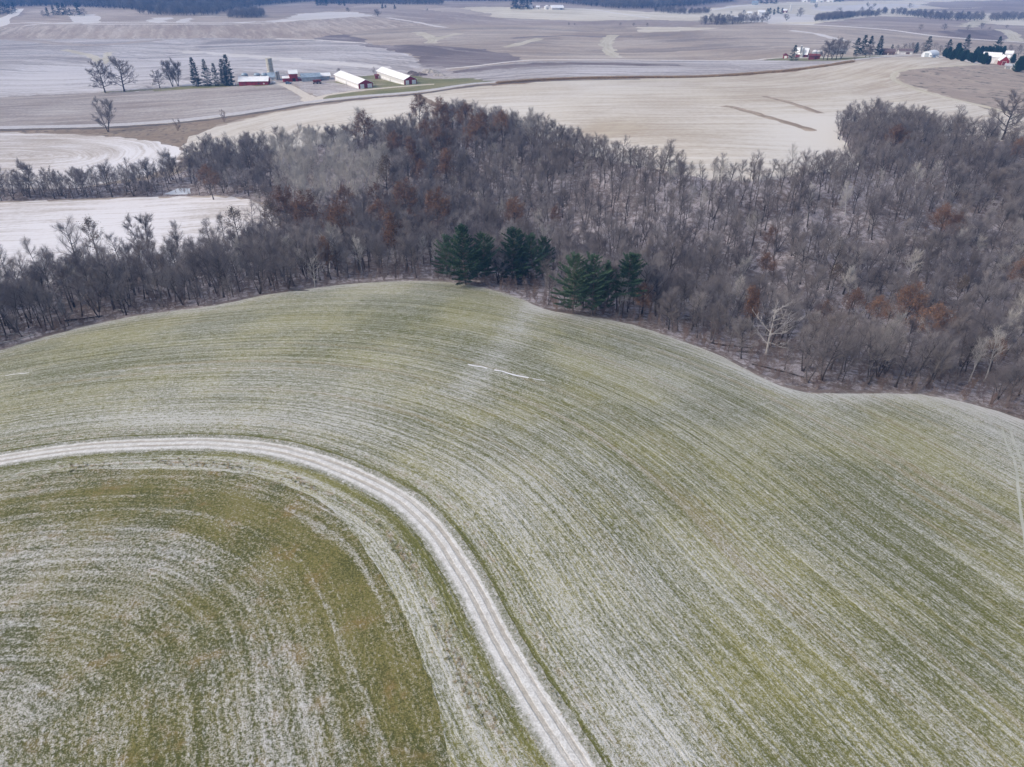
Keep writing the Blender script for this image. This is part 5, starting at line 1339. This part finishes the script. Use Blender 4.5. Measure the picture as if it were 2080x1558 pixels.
# long red barn: its eaves wall faces the viewer
A_, B_ = g1(486, 174.5), g1(545, 172.3)
dd = (A_ - B_)[:2]; Lr = float(np.linalg.norm(dd))
e, w, L = gable_building("long_barn", "long low red barn with a white roof beside the spruces", (545, 172.3), (546.5, 168.5), (486, 174.5), width=8.5, wall=2.6, rise=2.3, group=None, over=.5, trim="white",
    side_doors=[(-1, .12, .17, .9, 1.7, "white"), (-1, .3, .35, .9, 1.7, "glass"), (-1, .78, .84, 0, 2.1, "dred")])
# tall red barn with lower wings

def shed(label, a, b, length, wall, rise, wm, rm, name="shed", cat="shed", **kw):
    return gable_building(name, label, a, b, None, length, wall=wall, rise=rise, wall_mat=wm, roof_mat=rm, cat=cat, **kw)
def side_shed(label, a, b, depth, wall, rise, wm, rm, name="shed", cat="shed", yaw=None, **kw):
    """eaves wall faces the viewer, from ground pixel a (left) to b (right)"""
    A = g1(*a); B = across_view(A, a, b, yaw); L = float(np.linalg.norm((B - A)[:2]))
    return gable_building(name, label, None, None, length=L, wall=wall, rise=rise, wall_mat=wm, roof_mat=rm, cat=cat, width=depth, ends=(A, B), **kw)
side_shed("blue-grey machine shed between granary and hog barns", (614, 166), (651, 163.5), 9, 2.8, 2.0, "bin", "blue_roof", side_doors=[(-1, .04 + .16 * i, .15 + .16 * i, .3, 2.5, "bin") for i in range(6)])
side_shed("pale shed with snowy roof behind the machine shed", (648, 162), (671, 160), 7, 2.4, 1.6, "siding", "white_roof", side_doors=[(-1, .1, .3, .1, 2.0, "bin")])
side_shed("blue-roofed shed leaning beside the grey silo", (544.5, 163.5), (563, 161.5), 8, 2.2, 2.4, "siding", "blue_roof", side_doors=[(-1, .35, .6, .1, 1.9, "bin")])
side_shed("tiny red shed between the two hog barns", (762.5, 160.5), (769, 160), 2.6, 2.2, .8, "red", "dred", side_doors=[(-1, .3, .6, .1, 1.8, "dred")])

def silo(label, u, vb, hpx, wpx, mat, dome=None, name="silo", bands=0, group=None):
    p = g1(u, vb); h = height_for(p, hpx); r = 0.5 * wpx / px_per_m(p)
    e = thing(name, p, 0, label, "silo", group)
    wl = piece("wall", [revolve([(r, -.5), (r, h)], 24)], MT[mat], e, False)
    if bands:
        piece("hoop", [revolve([(r + .005, z - .05), (r + .06, z - .05), (r + .06, z + .05), (r + .005, z + .05)], 24) for z in np.linspace(.6, h - .3, bands)], MT["grey"], wl)
    if dome: piece("roof", [revolve([(r * 1.04, h), (r * .92, h + r * .30), (r * .6, h + r * .55), (r * .15, h + r * .68), (.05, h + r * .7)], 24)], MT[dome], e, True)
    else: piece("rim", [revolve([(r + .002, h - .25), (r + .10, h - .25), (r + .10, h + .06), (r + .002, h + .06)], 24)], MT[mat], e)
    piece("chute", [box(-.35, .35, -r - .5, -r + .02, 0, h * .98)], MT[mat], e)
    return e
side_shed("tall red granary with white roof and lower wings at the end of the drive", (589.5, 166), (605.5, 165.6), 6.5, 5.2, 2.0, "red", "white_roof", name="red_granary", cat="barn", yaw=4, over=.4, trim="white", side_doors=[(-1, .3, .7, 0, 2.3, "dark")])
GR = [o for o in COL.objects if o.name.startswith("red_granary")][0]
gl = 16 / px_per_m(g1(589.5, 166)) / math.cos(R(4))
# local y runs along the front toward the drive's left side, local x goes back
piece("wing_wall", [box(.3, 6.2, gl + .02, gl + 4.6, -.6, 2.5)], MT["red"], GR)
piece("wing_roof", [prism([(0, 2.45), (6.5, 2.45), (3.25, 3.7)], gl + .02, gl + 5.0)], MT["white_roof"], GR)
piece("lean_to_wall", [box(.8, 5.2, -2.6, -.02, -.6, 1.9)], MT["dred"], GR)
piece("lean_to_roof", [prism([(.5, 1.92), (5.5, 1.92), (3.0, 2.7)], -2.9, -.02)], MT["white_roof"], GR)
silo("tall tan roofless stave silo behind the red barn", 551, 154, 36, 12.5, "tan", None, bands=12)
silo("dark grey stave silo beside the blue-roofed shed, wider of the two", 563.5, 163, 17, 5, "grey", "bin", bands=6)
silo("slim grey silo beside the granary wing", 567.5, 163, 18, 3.6, "grey", "bin", bands=6)
for u, lb in ((498, "grain bin behind the long red barn, nearer the spruces"), (523, "grain bin behind the long red barn, in the middle"), (538, "grain bin behind the long red barn, nearer the tan silo")):
    silo(lb, u, 160, 7.5, 13, "bin", "blue_roof", "grain_bin", 3, "grain bins behind the long barn")

def loft(sections, name, mat, parent):
    """closed skin over cross-sections of equal point count"""
    n = len(sections[0]); V = [p for s in sections for p in s]
    F_ = [(a * n + i, a * n + (i + 1) % n, (a + 1) * n + (i + 1) % n, (a + 1) * n + i) for a in range(len(sections) - 1) for i in range(n)]
    F_ += [tuple(range(n))[::-1], tuple(range((len(sections) - 1) * n, len(sections) * n))]
    return piece(name, [(V, F_)], mat, parent)
def wheel(parent, x, y, r, w, name="wheel"):
    k = 14; prof = [(r * .55, -w / 2), (r * .92, -w / 2), (r, -w * .3), (r, w * .3), (r * .92, w / 2), (r * .55, w / 2)]
    V, F_ = revolve(prof, k); V = [(a, c_ + 0.0, b_) for a, b_, c_ in V]
    ob = piece(name, [(V, F_)], MT["tyre"], parent); ob.location = (x, y, r)
    V2, F2 = revolve([(r * .54, -w * .4), (r * .54, w * .4)], k)
    piece("rim", [([(a, c_, b_) for a, b_, c_ in V2], F2)], MT["bin"], ob)
def wagon(u, v, az, label):
    e = thing("gravity_wagon", g1(u, v), R(az), label, "wagon")
    loft([[(-1.0, -.7, 1.0), (1.0, -.7, 1.0), (1.0, .7, 1.0), (-1.0, .7, 1.0)], [(-1.7, -1.15, 1.9), (1.7, -1.15, 1.9), (1.7, 1.15, 1.9), (-1.7, 1.15, 1.9)], [(-1.7, -1.15, 2.6), (1.7, -1.15, 2.6), (1.7, 1.15, 2.6), (-1.7, 1.15, 2.6)]], "hopper", MT["rust"], e)
    piece("chassis", [box(-1.8, 1.8, -.5, .5, .55, .75), box(-2.9, -1.8, -.06, .06, .5, .6)], MT["grey"], e)
    for x in (-1.2, 1.2):
        for y in (-.85, .85): wheel(e, x, y, .45, .3)
wagon(641, 170.5, 15, "dark red wagon parked before the blue-grey machine shed")
wagon(648, 169.8, -5, "dull red wagon beside another, nearer the hog barns")
def car(u, v, az, mat, label, group=None):
    e = thing("parked_car", g1(u, v), R(az), label, "car", group)
    def sec(x, w_, z0, z1): return [(x, -w_, z0), (x, w_, z0), (x, w_, (z0 + z1) / 2), (x, w_ * .9, z1), (x, -w_ * .9, z1), (x, -w_, (z0 + z1) / 2)]
    loft([sec(-2.25, .72, .4, .75), sec(-2.1, .88, .3, .92), sec(-.9, .9, .28, .98), sec(.9, .9, .28, 1.0), sec(2.0, .88, .3, .95), sec(2.25, .74, .4, .8)], "body", MT[mat], e)
    loft([[(-1.9, -.78, .93), (-1.9, .78, .93), (1.0, .78, .97), (1.0, -.78, .97)], [(-1.4, -.66, 1.5), (-1.4, .66, 1.5), (.2, .66, 1.52), (.2, -.66, 1.52)]], "windows", MT["glass"], e)
    piece("roof", [box(-1.38, .18, -.64, .64, 1.505, 1.56)], MT[mat], e)
    for x in (-1.4, 1.4):
        for y in (-.82, .82): wheel(e, x, y, .33, .22)
for u, v, m, lb in ((1890, 116.6, "car_white", "white car parked beside the hoop shed"), (1897, 117, "car_blue", "blue-grey car parked between two white ones"), (1904, 117.3, "car_white", "white car parked nearest the windbreak")):
    car(u, v, 60, m, lb, "cars parked by the hoop shed")
car(586, 170.5, 20, "car_blue", "dark blue car parked on the drive before the granary")
def tank(u, v, L, r, az, label):
    e = thing("fuel_tank", g1(u, v), R(az), label, "tank")
    V, F_ = revolve([(.1, -L / 2 - r * .5), (r * .8, -L / 2 - r * .3), (r, -L / 2), (r, L / 2), (r * .8, L / 2 + r * .3), (.1, L / 2 + r * .5)], 16)
    piece("vessel", [([(c_, a, b_ + r + .5) for a, b_, c_ in V], F_)], MT["white"], e, True)
    piece("cradle", [box(-L * .3 - .1, -L * .3 + .1, -r * .7, r * .7, 0, .65), box(L * .3 - .1, L * .3 + .1, -r * .7, r * .7, 0, .65)], MT["grey"], e)
    piece("valve_cover", [revolve([(.22, 2 * r + .45), (.22, 2 * r + .75)], 10)], MT["white"], e)
tank(556, 170, 2.6, .6, 5, "white fuel tank on the yard at the end of the long barn")
tank(478, 174.5, 1.8, .55, 60, "small white fuel tank by the tallest spruce")

def heap(u, v, w, d, h, mat, label, seed):
    p = g1(u, v); rg = np.random.default_rng(seed); n = 18
    V, F_ = [], []
    ph = rg.uniform(0, 6.28, 6)
    for i in range(n):
        for j in range(n):
            a, b = i / (n - 1) * 2 - 1, j / (n - 1) * 2 - 1
            f = max(0, 1 - (a * a + b * b)) ** .7
            zz = h * f * (0.75 + .3 * math.sin(3 * a + ph[0]) * math.cos(4 * b + ph[1]) + rg.uniform(-.28, .28)) - .25
            V.append((a * w / 2, b * d / 2, zz))
    F_ = [(i * n + j, (i + 1) * n + j, (i + 1) * n + j + 1, i * n + j + 1) for i in range(n - 1) for j in range(n - 1)]
    me = bpy.data.meshes.new("spoil_heap"); me.from_pydata(V, [], F_); me.materials.append(MT[mat])
    ob = bpy.data.objects.new("spoil_heap", me); COL.objects.link(ob); ob.location = p
    tag(ob, label, "heap", "heaps behind the farther hog barn")
heap(875, 148, 16, 10, 3.2, "rubble", "largest pale rubble heap past the farther hog barn", 1)
heap(852, 153, 13, 8, 2.4, "manure", "dark spoil heap close behind the farther hog barn", 2)
heap(893, 154, 10, 7, 2.0, "rubble", "small tan rubble heap at the edge of the dark field", 3)
heap(838, 149, 9, 7, 2.0, "manure", "small dark heap beside the farther hog barn's roof", 4)
heap(911, 158.5, 7, 4, 1.2, "rubble", "lowest pale heap lying toward the road", 5)

# ------------------------------------------------------------------ right farm
shed("small red shed with a white front beside the dark spruce", (1591, 119), (1599, 119), 5, 2.6, 1.2, "red", "dred", front_doors=[(.2, .8, 2.0, "white")])
side_shed("white-roofed gambrel barn with red walls behind the spruce", (1615, 117.5), (1637, 117), 9, 2.6, 3.9, "dred", "white_roof", name="gambrel_barn", cat="barn", gambrel=True, side_doors=[(-1, .35, .55, 0, 2.4, "white")])
silo("grey stave silo in front of the gambrel barn, left one", 1624, 117, 24, 3.4, "grey", "white", bands=8)
silo("grey stave silo in front of the gambrel barn, right one", 1629, 117, 20, 3.2, "grey", "white", bands=8)
for u, lb in ((1654, "pale grain bin with a cone roof right of the gambrel barn"), (1664, "pale grain bin partly behind the bare grove")):
    silo(lb, u, 112, 7, 10, "bin", "white", "grain_bin", 3)
side_shed("red corn crib before the bare grove", (1642, 121.5), (1653, 121), 3.4, 2.8, 1.0, "dred", "dred", name="corn_crib", side_doors=[(-1, .3, .6, .2, 2.0, "rust")])
side_shed("second red corn crib nearer the bare grove", (1654.5, 120.5), (1664, 120), 3.4, 2.4, 1.0, "dred", "dred", name="corn_crib", side_doors=[(-1, .3, .6, .2, 1.8, "rust")])
side_shed("grey low shed behind the bare grove", (1690, 111), (1716, 110.5), 7, 2.4, 1.6, "grey", "grey_roof", side_doors=[(-1, .2, .4, .1, 2.0, "dark")])
shed("little white shed with a gable beside the lone spruce", (1783, 112), (1790, 111.8), 5, 2.3, 1.4, "white", "white_roof", front_doors=[(.35, .65, 1.9, "grey")])
side_shed("long low brown house beside the white shed", (1791, 111.8), (1814, 110.6), 8, 2.4, 1.6, "brown", "brown_roof", name="farmhouse", cat="house", side_doors=[(-1, .1, .2, .9, 1.8, "glass"), (-1, .3, .4, .9, 1.8, "glass"), (-1, .6, .7, .9, 1.8, "glass"), (-1, .5, .55, 0, 2, "white")])
side_shed("dim tan outbuilding behind the brown house", (1826, 110), (1850, 109), 6, 2.2, 1.2, "siding", "brown_roof", side_doors=[(-1, .2, .5, .1, 1.9, "brown")])
# hoop shed: round-backed
def hoop_shed(a, b, length, label):
    A = g1(*a); B = across_view(A, a, b, -20); w = float(np.linalg.norm((B - A)[:2])); rz = math.atan2(B[1] - A[1], B[0] - A[0])
    e = thing("hoop_shed", (A[0], A[1], min(A[2], B[2])), rz, label, "shed")
    arc = [(w / 2 - w / 2 * math.cos(t), .9 + w * .42 * math.sin(t)) for t in np.linspace(0, math.pi, 15)]
    inn = [(w / 2 - (w / 2 - .15) * math.cos(t), .9 + (w * .42 - .15) * math.sin(t)) for t in np.linspace(math.pi, 0, 15)]
    piece("cover", [prism(arc + inn, 0, length)], MT["hoop"], e)
    piece("side_wall", [box(0, .2, 0, length, -.6, .9), box(w - .2, w, 0, length, -.6, .9)], MT["siding"], e)
    wl = piece("end_wall", [prism([(.22, -.6), (w - .22, -.6)] + [(x, z) for x, z in inn], .3, .45)], MT["hoop"], e)
    piece("door", [box(w * .3, w * .7, .24, .3, 0, 2.9)], MT["bin"], e)
hoop_shed((1870, 115.5), (1890, 115), 14, "white round-topped hoop shed behind the parked cars")
side_shed("large white building half hidden behind the windbreak", (1994, 127.5), (2024, 127.5), 13, 4.2, 2.2, "white", "white_roof", side_doors=[(-1, .15, .3, .1, 3.0, "siding"), (-1, .5, .7, .1, 3.0, "siding")])
shed("red barn with a snowy roof at the right edge", (2029, 132), (2045, 130.5), 12, 2.8, 2.6, "red", "white_roof", name="small_barn", cat="barn", front_doors=[(.3, .7, 2.3, "dred")])
side_shed("low grey shed below the red barn", (2040, 139), (2062, 139), 6, 2.0, .9, "siding", "grey_roof", side_doors=[(-1, .1, .45, .1, 1.6, "grey"), (-1, .55, .9, .1, 1.6, "grey")])
side_shed("white shed behind the red barn", (2040, 117), (2052, 117), 7, 3.0, 1.6, "white", "white_roof", side_doors=[(-1, .3, .6, .1, 2.2, "grey")])
side_shed("small white shed between red barn and cedars", (2045, 124), (2055, 124), 6, 2.4, 1.2, "white", "white_roof", side_doors=[(-1, .3, .6, .1, 2.0, "grey")])

# ------------------------------------------------------------------ far farms
side_shed("long white-roofed shed of the far middle farm", (1121, 20), (1145, 19.6), 16, 3.2, 3.4, "siding", "white_roof", over=.8, side_doors=[(-1, .1, .3, .1, 2.6, "grey")])
shed("small white shed at the end of the far long shed", (1108, 19.2), (1117, 19.2), 9, 4.0, 2.0, "white", "white_roof", front_doors=[(.3, .7, 2.6, "grey")])
side_shed("white house among conifers of the far middle farm", (1074, 19), (1082, 19), 8, 4.5, 2.2, "white", "grey_roof", name="farmhouse", cat="house", side_doors=[(-1, .2, .4, 1, 2.4, "glass")])
side_shed("pale low shed beyond the far middle house", (1089, 18.6), (1096, 18.6), 7, 3.4, 1.8, "siding", "white_roof", side_doors=[(-1, .2, .5, .1, 2.4, "grey")])
silo("tall white-capped silo of the far right farm", 1605, 24, 15, 3.6, "siding", "white", bands=6)
side_shed("white shed left of the far silo farm's conifers", (1541, 29.5), (1553, 29), 10, 4.0, 2.4, "white", "white_roof", side_doors=[(-1, .2, .5, .1, 2.6, "grey")])
side_shed("low pale shed farthest left of the silo farm", (1517, 29.5), (1526, 29.5), 8, 2.8, 1.6, "siding", "white_roof", side_doors=[(-1, .2, .5, .1, 2.2, "grey")])
side_shed("dull red shed beside the far silo", (1589, 25.5), (1597, 25.2), 9, 3.4, 2.0, "dred", "white_roof", side_doors=[(-1, .2, .5, .1, 2.2, "white")])
for i, (u, v, wpx, lb) in enumerate([(1628, 4, 11, "white house at the start of the top edge hamlet"), (1646, 5.5, 10, "blue-roofed shed in the top edge hamlet"), (1660, 4.5, 12, "long white barn in the top edge hamlet"), (1678, 4, 13, "white barn nearest the conifers of the top edge hamlet")]):
    side_shed(lb, (u, v), (u + wpx, v - .2), 12, 4.5, 3.0, "white" if i != 1 else "bin", "white_roof" if i != 1 else "blue_roof", side_doors=[(-1, .2, .5, .1, 2.6, "grey")])
for i in range(4):
    put("spruce_ragged", 1694 + i * 6, 4 - i % 2, 9, "dark blue conifer beside the top edge hamlet", "spruce_tree", "tree", "conifers beside the top edge hamlet", 1.6)
for i, (u, lb) in enumerate([(34, "white far house in the top left wood, first one"), (50, "white far house in the top left wood, second one")]):
    side_shed(lb, (u, 7), (u + 8, 7), 9, 5.0, 3.0, "white", "white_roof", name="farmhouse", cat="house", side_doors=[(-1, .2, .5, .1, 2.6, "grey")])
side_shed("blue-grey shed above the far silo farm", (1527, 10), (1539, 10), 12, 4.5, 3.0, "bin", "blue_roof", side_doors=[(-1, .2, .5, .1, 2.6, "grey")])

# ------------------------------------------------------------------ the air
def haze():
    x0, x1, y0, y1, z0, z1 = -21000, 21000, -21000, 21000, float(cz.min()) - 1.0, CAM_Z + 18.0
    me = bpy.data.meshes.new("haze"); bm = bmesh.new()
    bmesh.ops.create_cube(bm, size=1.0, matrix=Matrix.Translation(((x0 + x1) / 2, (y0 + y1) / 2, (z0 + z1) / 2)) @ Matrix.Diagonal((x1 - x0, y1 - y0, z1 - z0, 1)))
    bm.to_mesh(me); bm.free()
    m = bpy.data.materials.new("haze"); m.use_nodes = True
    nt = m.node_tree; nt.nodes.remove(nt.nodes["Principled BSDF"])
    v = nt.nodes.new("ShaderNodeVolumePrincipled")
    v.inputs["Color"].default_value = (0.16, 0.42, 1.0, 1)
    v.inputs["Density"].default_value = 0.00027
    v.inputs["Anisotropy"].default_value = 0.0
    nt.links.new(v.outputs[0], nt.nodes["Material Output"].inputs["Volume"])
    me.materials.append(m)
    o = bpy.data.objects.new("haze", me); COL.objects.link(o)
    tag(o, "thin blue distance haze over the farmland", None, None, "stuff")
haze()
